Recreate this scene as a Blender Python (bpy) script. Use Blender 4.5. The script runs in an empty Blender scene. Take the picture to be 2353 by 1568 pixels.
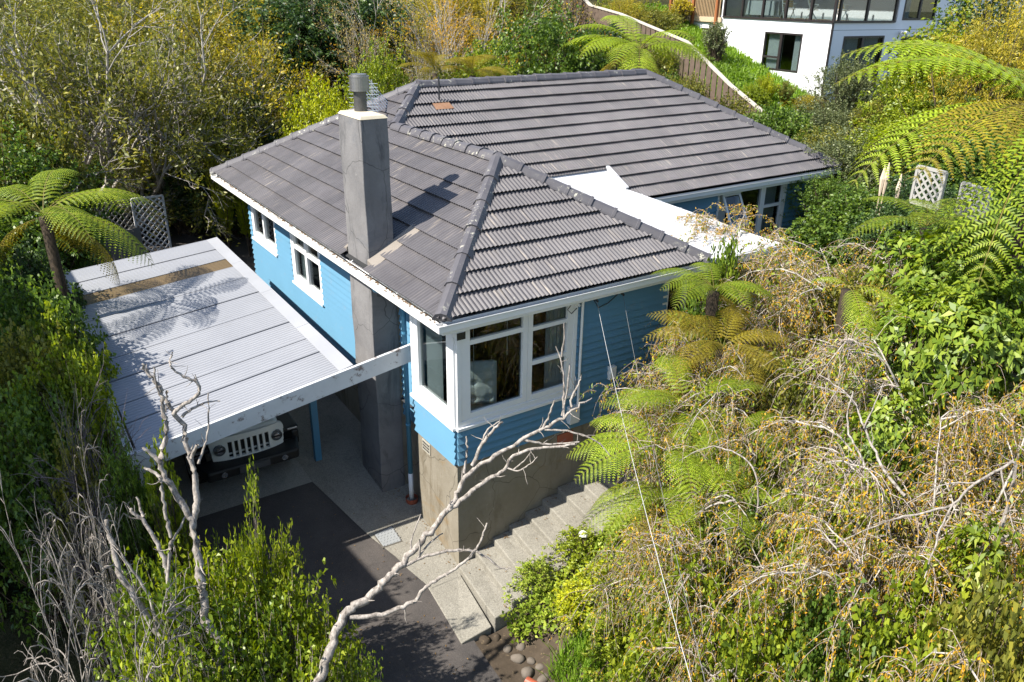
import bpy, bmesh, math, random
import numpy as np
from mathutils import Vector, Matrix, Euler

scene = bpy.context.scene
COL = scene.collection
R = math.radians

# ------------------------------------------------------------------ camera
CAM = np.array([-4.754, -8.758, 8.755])
CR = np.array([0.83098, -0.55616, 0.01257]); CU = np.array([0.2138, 0.3393, 0.9161]); CF = np.array([0.5141, 0.7583, -0.4009])
CF /= np.linalg.norm(CF); CR -= CF * (CR @ CF); CR /= np.linalg.norm(CR); CU = np.cross(CR, CF)
CU = -CU if CU[2] < 0 else CU
LENS = 28.226
cd = bpy.data.cameras.new('camera'); cam = bpy.data.objects.new('camera', cd); COL.objects.link(cam)
cam.matrix_world = Matrix(((CR[0], CU[0], -CF[0], CAM[0]), (CR[1], CU[1], -CF[1], CAM[1]), (CR[2], CU[2], -CF[2], CAM[2]), (0, 0, 0, 1)))
cd.lens = LENS; cd.sensor_width = 36; cd.sensor_fit = 'HORIZONTAL'; cd.clip_end = 2000; cd.clip_start = .05
scene.camera = cam

# ------------------------------------------------------------------ light
SUN = Vector((-1.39, .20, 1.58)).normalized()          # towards the sun
elev = math.asin(SUN.z)
world = bpy.data.worlds.new('World'); scene.world = world; world.use_nodes = True
nt = world.node_tree; nt.nodes.clear()
sky = nt.nodes.new('ShaderNodeTexSky'); sky.sky_type = 'NISHITA'; sky.sun_disc = False
sky.sun_elevation = elev; sky.sun_rotation = math.atan2(SUN.x, SUN.y)
sky.air_density = 1.0; sky.dust_density = .6; sky.ozone_density = 1.0
bg = nt.nodes.new('ShaderNodeBackground'); bg.inputs['Strength'].default_value = .12
wo = nt.nodes.new('ShaderNodeOutputWorld')
nt.links.new(sky.outputs[0], bg.inputs[0]); nt.links.new(bg.outputs[0], wo.inputs[0])
ld = bpy.data.lights.new('sun', 'SUN'); ld.energy = 5.0; ld.angle = R(.53); ld.color = (1, .95, .86)
sun = bpy.data.objects.new('sun', ld); COL.objects.link(sun)
sun.rotation_euler = SUN.to_track_quat('Z', 'Y').to_euler(); sun.location = (-20, 3, 25)
scene.view_settings.view_transform = 'Standard'; scene.view_settings.look = 'None'
scene.view_settings.exposure = 1.2; scene.view_settings.gamma = 1; scene.view_settings.use_curve_mapping = False
scene.cycles.max_bounces = 8; scene.cycles.diffuse_bounces = 3; scene.cycles.glossy_bounces = 3
scene.cycles.transparent_max_bounces = 16; scene.cycles.transmission_bounces = 6
scene.cycles.sample_clamp_indirect = 8

# ------------------------------------------------------------------ helpers
def pix(u, v, t):
    """point seen at (u, v) of a 2353 x 1568 view, t metres from the camera"""
    f = LENS / 36 * 2353
    d = CF * f + CR * (u - 1176.5) + CU * (784 - v)
    return CAM + d / np.linalg.norm(d) * t

def pixx(u, v, x):
    a = pix(u, v, 1) - CAM; return CAM + a * ((x - CAM[0]) / a[0])
def pixy(u, v, y):
    a = pix(u, v, 1) - CAM; return CAM + a * ((y - CAM[1]) / a[1])
def pixz(u, v, z):
    a = pix(u, v, 1) - CAM; return CAM + a * ((z - CAM[2]) / a[2])

class MB:
    def __init__(s): s.v = []; s.f = []; s.m = []; s.mi = 0
    def face(s, pts):
        n = len(s.v); s.v += [tuple(p) for p in pts]; s.f.append(tuple(range(n, n + len(pts)))); s.m.append(s.mi); return s
    def box(s, a, b):
        x0, y0, z0 = a; x1, y1, z1 = b
        n = len(s.v)
        s.v += [(x0, y0, z0), (x1, y0, z0), (x1, y1, z0), (x0, y1, z0), (x0, y0, z1), (x1, y0, z1), (x1, y1, z1), (x0, y1, z1)]
        for q in ((0, 3, 2, 1), (4, 5, 6, 7), (0, 1, 5, 4), (1, 2, 6, 5), (2, 3, 7, 6), (3, 0, 4, 7)):
            s.f.append(tuple(n + i for i in q)); s.m.append(s.mi)
        return s
    def hexa(s, p):          # 8 corners: bottom 4 ccw, top 4 ccw
        n = len(s.v); s.v += [tuple(q) for q in p]
        for q in ((0, 3, 2, 1), (4, 5, 6, 7), (0, 1, 5, 4), (1, 2, 6, 5), (2, 3, 7, 6), (3, 0, 4, 7)):
            s.f.append(tuple(n + i for i in q)); s.m.append(s.mi)
        return s
    def beam(s, a, b, w, h, up=(0, 0, 1)):
        a = Vector(a); b = Vector(b); d = (b - a).normalized(); u = Vector(up)
        sd = d.cross(u).normalized() * (w / 2); u2 = sd.cross(d).normalized() * (h / 2)
        return s.hexa([a - sd - u2, a + sd - u2, b + sd - u2, b - sd - u2, a - sd + u2, a + sd + u2, b + sd + u2, b - sd + u2])
    def tube(s, pts, rad, k=6, cap=True):
        pts = [Vector(p) for p in pts]; n0 = len(s.v); up = None
        if not hasattr(rad, '__len__'): rad = [rad] * len(pts)
        for i, p in enumerate(pts):
            d = (pts[min(i + 1, len(pts) - 1)] - pts[max(i - 1, 0)])
            d = d.normalized() if d.length > 1e-9 else Vector((0, 0, 1))
            if up is None: up = d.orthogonal().normalized()
            up = (up - d * up.dot(d)); up = up.normalized() if up.length > 1e-6 else d.orthogonal().normalized()
            w = d.cross(up)
            for j in range(k):
                t = 2 * math.pi * j / k
                s.v.append(tuple(p + (up * math.cos(t) + w * math.sin(t)) * rad[i]))
        for i in range(len(pts) - 1):
            for j in range(k):
                a = n0 + i * k + j; b = n0 + i * k + (j + 1) % k
                s.f.append((a, b, b + k, a + k)); s.m.append(s.mi)
        if cap:
            s.f.append(tuple(n0 + j for j in range(k))[::-1]); s.m.append(s.mi)
            s.f.append(tuple(n0 + (len(pts) - 1) * k + j for j in range(k))); s.m.append(s.mi)
        return s
    def cyl(s, c, r0, r1, z0, z1, k=20):
        return s.tube([(c[0], c[1], z0), (c[0], c[1], z1)], [r0, r1], k)
    def mesh(s, name, mats, smooth=False):
        me = bpy.data.meshes.new(name); me.from_pydata(s.v, [], s.f)
        mats = mats if isinstance(mats, (list, tuple)) else [mats]
        for m in mats: me.materials.append(m)
        if len(mats) > 1: me.polygons.foreach_set('material_index', s.m)
        if smooth: me.polygons.foreach_set('use_smooth', [True] * len(me.polygons))
        me.update(); return me
    def build(s, name, mats, parent=None, smooth=False, bevel=0):
        o = link(name, s.mesh(name, mats, smooth), parent)
        if bevel:
            b = o.modifiers.new('bevel', 'BEVEL'); b.width = bevel; b.segments = 2; b.limit_method = 'ANGLE'
        return o

def link(name, me, parent=None, loc=None):
    o = bpy.data.objects.new(name, me); COL.objects.link(o)
    if parent: o.parent = parent
    if loc is not None: o.location = loc
    return o

def tag(o, label=None, cat=None, group=None, kind=None):
    if label: o['label'] = label
    if cat: o['category'] = cat
    if group: o['group'] = group
    if kind: o['kind'] = kind
    return o

def thing(name, label, cat, loc=(0, 0, 0), rz=0, group=None):
    o = bpy.data.objects.new(name, None); COL.objects.link(o); o.empty_display_size = .2
    o.location = loc; o.rotation_euler = (0, 0, rz)
    return tag(o, label, cat, group)

def copy_tree(o, parent=None):
    c = o.copy(); COL.objects.link(c)
    if parent: c.parent = parent
    for ch in o.children: copy_tree(ch, c)
    return c

def np_mesh(name, V, F, mats, mi=None, smooth=False):
    """V (n,3) floats, F (m,4) or (m,3) ints -> mesh, fast"""
    V = np.asarray(V, np.float32); F = np.asarray(F, np.int32); k = F.shape[1]
    me = bpy.data.meshes.new(name)
    me.vertices.add(len(V)); me.vertices.foreach_set('co', V.ravel())
    me.loops.add(F.size); me.loops.foreach_set('vertex_index', F.ravel())
    me.polygons.add(len(F)); me.polygons.foreach_set('loop_start', np.arange(0, F.size, k, dtype=np.int32))
    me.polygons.foreach_set('loop_total', np.full(len(F), k, np.int32))
    mats = mats if isinstance(mats, (list, tuple)) else [mats]
    for m in mats: me.materials.append(m)
    if mi is not None: me.polygons.foreach_set('material_index', np.asarray(mi, np.int32))
    if smooth: me.polygons.foreach_set('use_smooth', np.ones(len(F), bool))
    me.update(calc_edges=True); me.validate(); return me

# ------------------------------------------------------------------ materials
class NT:
    def __init__(s, name):
        s.m = bpy.data.materials.new(name); s.m.use_nodes = True; s.t = s.m.node_tree
        s.b = s.t.nodes['Principled BSDF']; s.out = s.t.nodes['Material Output']
    def n(s, typ, **kw):
        x = s.t.nodes.new('ShaderNode' + typ)
        for k, v in kw.items(): setattr(x, k, v)
        return x
    def l(s, a, b): s.t.links.new(a, b); return s
    def set(s, sock, v):
        if hasattr(v, 'is_linked') or isinstance(v, bpy.types.NodeSocket): s.t.links.new(v, sock)
        else: sock.default_value = v
    def coord(s, kind='Object', scale=(1, 1, 1)):
        tc = s.n('TexCoord'); mp = s.n('Mapping'); mp.inputs['Scale'].default_value = scale
        s.l(tc.outputs[kind], mp.inputs[0]); return mp.outputs[0]
    def pos(s, scale=(1, 1, 1)):
        g = s.n('NewGeometry'); mp = s.n('Mapping'); mp.inputs['Scale'].default_value = scale
        s.l(g.outputs['Position'], mp.inputs[0]); return mp.outputs[0]
    def noise(s, vec, scale, detail=4, rough=.6, dist=0):
        x = s.n('TexNoise'); x.inputs['Scale'].default_value = scale; x.inputs['Detail'].default_value = detail
        x.inputs['Roughness'].default_value = rough; x.inputs['Distortion'].default_value = dist
        s.l(vec, x.inputs['Vector']); return x.outputs['Fac']
    def ramp(s, fac, stops):
        x = s.n('ValToRGB'); e = x.color_ramp.elements
        while len(e) < len(stops): e.new(.5)
        for i, (p, c) in enumerate(stops):
            e[i].position = p; e[i].color = (c, c, c, 1) if not hasattr(c, '__len__') else (*c, 1)
        s.l(fac, x.inputs[0]); return x.outputs[0]
    def mix(s, fac, a, b, mode='MIX'):
        x = s.n('Mix', data_type='RGBA', blend_type=mode)
        s.set(x.inputs[0], fac)
        for sock, v in ((x.inputs[6], a), (x.inputs[7], b)):
            if isinstance(v, bpy.types.NodeSocket): s.l(v, sock)
            else: sock.default_value = (*v, 1) if len(v) == 3 else v
        return x.outputs[2]
    def math(s, op, a, b=0):
        x = s.n('Math', operation=op); s.set(x.inputs[0], a); s.set(x.inputs[1], b); return x.outputs[0]
    def bump(s, h, strength=.3, dist=.02):
        x = s.n('Bump'); x.inputs['Strength'].default_value = strength; x.inputs['Distance'].default_value = dist
        s.l(h, x.inputs['Height']); s.l(x.outputs[0], s.b.inputs['Normal']); return s
    def rnd(s):
        g = s.n('NewGeometry'); o = s.n('ObjectInfo')
        return s.math('FRACT', s.math('ADD', g.outputs['Random Per Island'], o.outputs['Random']))
    def done(s, col, rough=.6, spec=.5, metal=0):
        if isinstance(col, bpy.types.NodeSocket): s.l(col, s.b.inputs['Base Color'])
        else: s.b.inputs['Base Color'].default_value = (*col, 1)
        s.set(s.b.inputs['Roughness'], rough); s.b.inputs['Specular IOR Level'].default_value = spec
        s.b.inputs['Metallic'].default_value = metal; return s.m

def plain(name, col, rough=.5, spec=.5, metal=0, var=.12, vs=3., dirt=None, bump=0, bs=60):
    t = NT(name); p = t.pos()
    nz = t.noise(p, vs, 5)
    c = t.mix(nz, tuple(x * (1 - var) for x in col), tuple(min(1, x * (1 + var)) for x in col))
    if dirt:
        k = t.ramp(t.noise(p, dirt[1], 6, .7), ((dirt[2], 0), (dirt[3], 1)))
        c = t.mix(k, c, dirt[0])
    if bump: t.bump(t.noise(p, bs, 4), bump, .01)
    return t.done(c, rough, spec, metal)

def leaf_mat(name, stops, trans=.35, rough=.45, spec=.4, gain=1.95):
    """leaves: colour varies leaf by leaf between the stops, and in soft patches"""
    t = NT(name)
    r = t.rnd()
    n = t.noise(t.pos(), .9, 3)
    f = t.math('ADD', t.math('MULTIPLY', r, .65), t.math('MULTIPLY', t.math('SUBTRACT', n, .3), .9))
    c = t.ramp(f, [(p, tuple(min(.9, x * gain) for x in q)) for p, q in stops])
    t.done(c, rough, spec)
    tr = t.n('BsdfTranslucent'); hs = t.n('HueSaturation'); hs.inputs['Value'].default_value = 1.25; hs.inputs['Saturation'].default_value = 1.1
    t.l(c, hs.inputs['Color']); t.l(hs.outputs[0], tr.inputs[0])
    mx = t.n('MixShader'); mx.inputs[0].default_value = trans
    t.l(t.b.outputs[0], mx.inputs[1]); t.l(tr.outputs[0], mx.inputs[2]); t.l(mx.outputs[0], t.out.inputs[0])
    return t.m

def bark_mat(name, a, b, scale=14):
    t = NT(name); p = t.pos((1, 1, .35))
    n = t.noise(p, scale, 6, .75)
    c = t.ramp(n, ((.36, a), (.62, b)))
    li = t.ramp(t.noise(t.pos(), scale * .6, 5, .7), ((.60, 0), (.68, .7)))
    c = t.mix(li, c, tuple(min(1, x * 1.25 + .02) for x in b))
    t.bump(n, .5, .02); return t.done(c, .85, .2)

def glass_mat(name, tint=(.8, .86, .86), clear=.8):
    t = NT(name)
    g = t.n('NewGeometry'); dv = t.n('VectorMath', operation='DOT_PRODUCT'); t.l(g.outputs['Normal'], dv.inputs[0]); t.l(g.outputs['Incoming'], dv.inputs[1])
    c = t.math('SUBTRACT', 1, t.math('ABSOLUTE', dv.outputs['Value'])); k = t.math('ADD', t.math('MULTIPLY', t.math('POWER', c, 5), .8), .042)
    tr = t.n('BsdfTransparent'); tr.inputs[0].default_value = (tint[0] * clear, tint[1] * clear, tint[2] * clear, 1)
    gl = t.n('BsdfGlossy'); gl.inputs['Roughness'].default_value = .01; gl.inputs['Color'].default_value = (1, 1, 1, 1)
    mx = t.n('MixShader'); t.l(k, mx.inputs[0]); t.l(tr.outputs[0], mx.inputs[1]); t.l(gl.outputs[0], mx.inputs[2])
    t.l(mx.outputs[0], t.out.inputs[0]); return t.m

M = {}
M['white'] = plain('white_paint', (.66, .66, .655), .45, .4, var=.04, dirt=((.55, .53, .48), 6, .66, .8))
M['blue'] = plain('blue_paint', (.088, .205, .305), .55, .3, var=.09, vs=1.6, dirt=((.13, .20, .26), 3.5, .58, .8))
M['bluetrim'] = plain('blue_trim', (.06, .19, .30), .4, .4, var=.05)
M['black'] = plain('black_trim', (.015, .015, .018), .4, .5)
M['darkmetal'] = plain('dark_metal', (.06, .06, .065), .4, .5, .6)
M['steel'] = plain('flue_steel', (.30, .29, .28), .38, .5, .85, var=.25, vs=8)
M['alu'] = plain('aluminium', (.6, .6, .6), .35, .5, .9)
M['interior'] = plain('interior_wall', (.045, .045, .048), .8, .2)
M['carpet'] = plain('carpet', (.12, .10, .08), .9, .1)
M['curtain'] = plain('curtain_cloth', (.62, .62, .62), .8, .1)
M['fabric'] = plain('chair_fabric', (.76, .75, .74), .85, .1, bump=.1, bs=300)
M['glass'] = glass_mat('window_glass')
M['terracotta'] = plain('terracotta', (.30, .075, .04), .3, .5, var=.3, vs=9)
M['timber'] = plain('weathered_timber', (.11, .08, .06), .8, .2, var=.35, vs=9, bump=.3)
M['railtimber'] = plain('grey_timber_rail', (.42, .38, .32), .8, .2, var=.25, vs=9, bump=.3)
M['deck_timber'] = plain('stained_timber', (.24, .085, .03), .6, .3, var=.25, vs=7)
M['soil'] = plain('soil', (.055, .042, .03), .95, .1, var=.5, vs=7, bump=.6, bs=25, dirt=((.16, .12, .07), 16, .58, .72))
M['rock'] = plain('rock', (.125, .105, .085), .9, .2, var=.35, vs=6, bump=.5, bs=20)

def concrete(name, a, b, stain, agg=True, streak=False, stain2=(.20, .138, .07)):
    t = NT(name); p = t.pos()
    big = t.noise(p, 1.6, 6, .65)
    c = t.ramp(big, ((.3, a), (.72, b)))
    st = t.ramp(t.noise(t.pos((1, 1, .25)) if streak else p, 2.6, 6, .75, .6), ((.52, 0), (.72, 1)))
    c = t.mix(st, c, stain)
    if agg:
        ms = t.ramp(t.noise(p, 3.2, 6, .8), ((.6, 0), (.72, .7))); c = t.mix(ms, c, (.085, .08, .06))
        v = t.n('TexVoronoi'); v.inputs['Scale'].default_value = 85; t.l(p, v.inputs['Vector'])
        k = t.math('MULTIPLY', v.outputs['Color'], .5)
        c = t.mix(.38, c, t.mix(v.outputs['Color'], tuple(x * .45 for x in a), tuple(min(1, x * 1.65) for x in b)))
        t.bump(t.noise(p, 70, 3), .5, .01)
    else:
        oc = t.ramp(t.noise(t.pos((.8, .8, 1.6)), 1.1, 6, .7, .8), ((.56, 0), (.68, .75)))
        c = t.mix(oc, c, stain2)
        w = t.n('TexVoronoi', feature='DISTANCE_TO_EDGE'); w.inputs['Scale'].default_value = 1.15
        wp = t.n('Mix', data_type='VECTOR'); nz = t.n('TexNoise'); nz.inputs['Scale'].default_value = 2.5; t.l(p, nz.inputs['Vector']); wp.inputs[0].default_value = .22; t.l(p, wp.inputs[4]); t.l(nz.outputs['Color'], wp.inputs[5]); t.l(wp.outputs[1], w.inputs['Vector'])
        ck = t.ramp(w.outputs['Distance'], ((.0, .75), (.007, 0)))
        c = t.mix(ck, c, tuple(x * .3 for x in a))
        pt = t.ramp(t.noise(t.pos((1, 1, .6)), 5, 6, .8), ((.64, 0), (.70, .5)))
        c = t.mix(pt, c, tuple(min(1, x * 1.5) for x in b))
        t.bump(t.noise(p, 22, 6, .7), .35, .02)
    return t.done(c, .9, .2)
M['concrete'] = concrete('foundation_plaster', (.17, .148, .11), (.24, .214, .17), (.115, .093, .062), False, True)
M['chimney'] = concrete('chimney_plaster', (.125, .12, .12), (.185, .178, .176), (.06, .06, .062), False, True, (.12, .12, .125))
M['aggregate'] = concrete('exposed_aggregate', (.16, .148, .122), (.235, .22, .187), (.115, .106, .087), True)
M['slab'] = concrete('carport_slab', (.20, .19, .165), (.27, .255, .22), (.14, .13, .11), True)
def asphalt():
    t = NT('asphalt'); p = t.pos()
    c = t.ramp(t.noise(p, 90, 4, .8), ((.3, (.036, .032, .031)), (.75, (.105, .096, .09))))
    big = t.ramp(t.noise(p, .9, 5, .7), ((.35, (.75, .75, .75)), (.7, (1.25, 1.2, 1.15))))
    c = t.mix(1, c, big, 'MULTIPLY')
    t.bump(t.noise(p, 120, 3), .6, .008); return t.done(c, .92, .2)
M['asphalt'] = asphalt()
def ground():
    t = NT('leaf_litter'); p = t.pos()
    n = t.noise(p, 1.3, 6, .7); k = t.noise(p, 24, 4, .75)
    c = t.ramp(n, ((.3, (.018, .022, .008)), (.52, (.035, .034, .014)), (.75, (.05, .055, .016))))
    c = t.mix(t.ramp(k, ((.5, 0), (.7, 1))), c, (.085, .065, .035))
    t.bump(k, .8, .06); return t.done(c, .95, .1)
M['ground'] = ground()
def tile():
    t = NT('roof_tile'); r = t.rnd()
    uv = t.n('UVMap'); mp = t.n('Mapping'); mp.inputs['Scale'].default_value = (9, .7, 1); t.l(uv.outputs[0], mp.inputs[0])
    x = t.n('TexNoise', noise_dimensions='4D'); x.inputs['Scale'].default_value = 1; x.inputs['Detail'].default_value = 3
    t.l(mp.outputs[0], x.inputs['Vector']); t.l(t.math('MULTIPLY', r, 90), x.inputs['W'])
    base = t.ramp(r, ((0, (.082, .078, .083)), (.5, (.088, .083, .088)), (1, (.096, .090, .095))))
    st = t.ramp(x.outputs['Fac'], ((.58, 0), (.74, 1)))
    st = t.math('MULTIPLY', st, t.ramp(t.noise(t.pos(), .55, 4), ((.42, .12), (.62, .75))))
    c = t.mix(st, base, (.36, .31, .245))
    p = t.pos()
    dk = t.ramp(t.noise(p, .8, 5, .7), ((.35, (.72, .70, .70)), (.65, (1.1, 1.08, 1.06))))
    c = t.mix(1, c, dk, 'MULTIPLY')
    li = t.ramp(t.noise(p, 13, 5, .75), ((.68, 0), (.73, 1)))
    li = t.math('MULTIPLY', li, t.ramp(t.noise(p, .9, 3), ((.5, 0), (.62, .9))))
    c = t.mix(li, c, (.46, .45, .36))
    br = t.ramp(t.noise(p, 7, 4, .7), ((.72, 0), (.76, .8)))
    c = t.mix(br, c, (.07, .045, .03))
    return t.done(c, .55, .35)
M['tile'] = tile()
def capmat():
    t = NT('ridge_cap'); p = t.pos()
    c = t.ramp(t.noise(p, 2.2, 5, .7), ((.3, (.068, .064, .071)), (.7, (.096, .091, .097))))
    li = t.ramp(t.noise(p, 10, 6, .8), ((.57, 0), (.63, 1)))
    li = t.math('MULTIPLY', li, t.ramp(t.noise(p, 1.1, 3), ((.45, 0), (.58, 1))))
    c = t.mix(li, c, (.50, .48, .38))
    t.bump(t.noise(p, 40, 4), .2, .01); return t.done(c, .6, .3)
M['cap'] = capmat()
def corr():
    t = NT('carport_sheet'); p = t.pos()
    c = t.ramp(t.noise(p, .8, 5), ((.3, (.245, .25, .268)), (.7, (.285, .29, .308))))
    d = t.ramp(t.noise(t.pos((.25, 3, 1)), 4, 5, .7), ((.6, 0), (.8, .5)))
    c = t.mix(d, c, (.205, .20, .195)); return t.done(c, .5, .35)
M['corr'] = corr()
def clear_sheet():
    t = NT('brown_clear_sheet')
    tr = t.n('BsdfTransparent'); tr.inputs[0].default_value = (.42, .31, .16, 1)
    df = t.n('BsdfDiffuse'); df.inputs[0].default_value = (.30, .22, .12, 1)
    gl = t.n('BsdfGlossy'); gl.inputs['Roughness'].default_value = .2
    m1 = t.n('MixShader'); m1.inputs[0].default_value = .45; t.l(tr.outputs[0], m1.inputs[1]); t.l(df.outputs[0], m1.inputs[2])
    m2 = t.n('MixShader'); m2.inputs[0].default_value = .06; t.l(m1.outputs[0], m2.inputs[1]); t.l(gl.outputs[0], m2.inputs[2])
    t.l(m2.outputs[0], t.out.inputs[0]); return t.m
M['clearsheet'] = clear_sheet()
M['beam'] = plain('worn_white_board', (.46, .47, .48), .6, .3, var=.14, vs=5, dirt=((.15, .12, .11), 6, .57, .66), bump=.15, bs=15)
M['gutter'] = plain('gutter_white', (.60, .59, .57), .45, .4, var=.05, dirt=((.30, .22, .15), 8, .66, .8))
M['membrane'] = plain('white_membrane', (.50, .50, .51), .5, .3, var=.06, vs=2, dirt=((.36, .345, .32), 2.2, .5, .75))
# ------------------------------------------------------------------ ground heights
def drive(y):
    y = np.asarray(y, float)
    return np.where(y < 4, .168 * y - .045, np.where(y < 10, .627 + .06 * (y - 4), .987 + .1 * (np.minimum(y, 26) - 10)))
def sm(x, a, b):
    t = np.clip((np.asarray(x, float) - a) / (b - a), 0, 1); return t * t * (3 - 2 * t)
def T(x, y):
    x = np.asarray(x, float); y = np.asarray(y, float)
    d = drive(y)
    # bank to the right of the drive and beside the steps
    w = sm(x, .1, 1.2)
    rise = -.25 + .41 * (np.clip(x, .2, 6) - .2) + .10 * np.clip(x - 6, 0, 8)
    right = rise + .22 * np.clip(-y - 2, 0, 6) * sm(x, .6, 3)
    front = np.maximum(d, d * (1 - w) + right * w)
    # behind and to the right of the house
    y0 = 12 - 6 * sm(x, 11, 15.5)
    back = 2.05 + .05 * np.clip(x - 13.5, 0, 60) + .30 * np.clip(y - y0, 0, 30) + .16 * np.clip(y - y0 - 30, 0, 400)
    wl = sm(y, 22, 23) * 1.2 + .42 * np.clip(y - 23, 0, 26) + .2 * np.clip(y - 49, 0, 300)
    left = d + wl
    lb = .35 * np.clip(-x - 5.2, 0, 30) * sm(y, 9, 13)
    left = left + lb
    k = sm(x, 3.0, 6.5)
    bk = left * (1 - k) + np.maximum(back, left * 0) * k
    m = sm(y, 9, 12)
    fr = np.where(x > 11, np.maximum(front, 2.05 + .05 * np.clip(x - 13.5, 0, 60) + .30 * np.clip(y - y0, 0, 30)), front)
    return fr * (1 - m) + bk * m

def tz(x, y): return float(T(x, y))

def grid_sheet(name, xs, ys, off, mat, zfun=T):
    X, Y = np.meshgrid(xs, ys); Z = zfun(X, Y) + off
    V = np.stack([X.ravel(), Y.ravel(), Z.ravel()], 1); nx = len(xs); ny = len(ys)
    i = np.arange(ny - 1)[:, None] * nx + np.arange(nx - 1)[None, :]; i = i.ravel()
    F = np.stack([i, i + 1, i + nx + 1, i + nx], 1)
    return link(name, np_mesh(name, V, F, mat, smooth=True))

def low(x, y):      # terrain, kept a little under the paved areas
    z = T(x, y)
    cover = (x > -4.6) & (x < .9) & (y < 27)
    cover2 = (x > -1) & (x < 7.5) & (y > 11) & (y < 22)
    return z - np.where(cover | cover2, .10, 0)
xs = np.unique(np.concatenate([np.linspace(-300, -30, 16), np.linspace(-30, -6, 25), np.linspace(-6, 20, 105), np.linspace(20, 50, 41), np.linspace(50, 400, 22)]))
ys = np.unique(np.concatenate([np.linspace(-120, -16, 14), np.linspace(-16, 26, 141), np.linspace(26, 60, 35), np.linspace(60, 400, 24)]))
tag(grid_sheet('ground', xs, ys, 0, M['ground'], low), kind='structure')

def ribbon(name, rows, off, mat, nx=8, dy=.25):
    """paved sheet between xl(y) and xr(y)"""
    rows = sorted(rows); yy = [r[0] for r in rows]
    y = np.unique(np.concatenate([np.arange(yy[0], yy[-1], dy), yy]))
    xl = np.interp(y, yy, [r[1] for r in rows]); xr = np.interp(y, yy, [r[2] for r in rows])
    t = np.linspace(0, 1, nx)[None, :]
    X = xl[:, None] * (1 - t) + xr[:, None] * t; Y = np.repeat(y[:, None], nx, 1)
    Z = drive(Y) + off
    V = np.stack([X.ravel(), Y.ravel(), Z.ravel()], 1)
    i = (np.arange(len(y) - 1)[:, None] * nx + np.arange(nx - 1)[None, :]).ravel()
    F = np.stack([i, i + 1, i + nx + 1, i + nx], 1)
    return tag(link(name, np_mesh(name, V, F, mat)), kind='structure')
ribbon('driveway', [(-16, -4.3, .9), (-4, -4.3, .35), (-1.6, -4.3, .05), (-.8, -4.3, .0), (.4, -4.3, .1), (3.6, -4.3, .1), (8, -4.3, .66), (10.5, -4.3, .66), (11.2, -4.3, 3), (15, -3.5, 6), (22.4, -3, 7)], 0, M['asphalt'], 12)
ribbon('carport_floor', [(3.42, -3.9, -.80), (10.2, -3.9, -.5)], .012, M['slab'], 10)
# concrete strip beside the foundation: its left edge wanders like the photograph's
ribbon('side_path', [(.30, -.10, .60), (.36, -.12, .60), (.8, -.24, .7), (1.14, -.30, .72), (1.7, -.47, .75), (2.2, -.58, .75), (2.9, -.72, .75), (3.42, -.83, .75), (5, -.9, .75), (10.2, -.9, .75)], .018, M['aggregate'], 8)
# ------------------------------------------------------------------ the blue house
Z0 = 4.602; PT = .5934; X1 = 5.2; Y1 = 3.825; Y2 = 11.219; X2 = 14.051; HD = (Y2 - Y1) / 2; YM = (Y1 + Y2) / 2
PC = 1 / math.sqrt(1 + PT * PT); PS = PT * PC
WX = .70; FY = .48; BX = .52; BY = 4.245; EX = 13.52; NY = 10.80; ZC = 2.04
house = thing('blue_house', 'blue weatherboard house with grey tiled hip roof and tall plastered chimney', 'house')

# foundation walls
fb = MB()
fb.box((BX, FY, -.6), (4.9, FY + .2, ZC)); fb.box((BX, FY + .2, -.6), (BX + .2, 1.78, ZC)); fb.box((BX + .2, 1.6, -.6), (WX + .1, 1.78, ZC - .004))
fb.box((WX, 1.78, -.6), (WX + .2, NY, ZC - .002)); fb.box((4.7, FY + .2, -.6), (4.9, BY, ZC - .003)); fb.box((4.9, BY, 0), (EX, BY + .2, ZC - .005))
fb.box((EX - .2, BY + .2, 0), (EX, NY, ZC - .006))
foundation = fb.build('foundation', M['concrete'], house)
vg = MB()
vg.box((BX - .012, 1.36, 1.72), (BX + .01, 1.62, 1.92)); vgo = vg.build('vent_grille', plain('vent_plaster', (.34, .32, .27), .9, .1), foundation)
vh = MB()
for i in range(5):
    for j in range(3):
        y = 1.385 + i * .046; z = 1.75 + j * .056
        vh.box((BX - .016, y, z), (BX - .011, y + .028, z + .034))
vh.build('vent_hole', M['black'], foundation)
v2 = MB(); v2.box((2.45, FY - .015, 1.72), (2.78, FY, 1.93)); v2.build('subfloor_vent', M['terracotta'], foundation)

# walls: thin sheathing with one board object per course
BH = .125
def board_mesh(L, h=BH):
    mb = MB()
    mb.hexa([(0, -.055, 0), (L, -.055, 0), (L, .0, 0), (0, .0, 0), (0, -.006, h + .012), (L, -.006, h + .012), (L, .0, h + .012), (0, .0, h + .012)])
    return mb.mesh('weatherboard', M['blue'])
BMESH = {}
def boards(wall, o, rz, spans_at, z0, z1):
    """courses of boards on a wall plane; local x runs along the wall, outward is -y after rotation rz"""
    z = z0; i = 0
    while z < z1 - .02:
        h = min(BH, z1 - z)
        for (a, b) in spans_at(z + h / 2):
            key = (round(b - a, 3), round(h, 3))
            if key not in BMESH: BMESH[key] = board_mesh(b - a, h)
            ob = link('weatherboard', BMESH[key], wall)
            ob.location = (o[0] + math.cos(rz) * a, o[1] + math.sin(rz) * a, z); ob.rotation_euler = (0, 0, rz)
        z += BH; i += 1
def minus(a, b, holes, z):
    out = [(a, b)]
    for (h0, h1, z0, z1) in holes:
        if z0 - .03 < z < z1 + .03:
            nx = []
            for (p, q) in out:
                if h1 <= p or h0 >= q: nx.append((p, q)); continue
                if h0 - p > .02: nx.append((p, h0))
                if q - h1 > .02: nx.append((h1, q))
            out = nx
    return out
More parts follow.
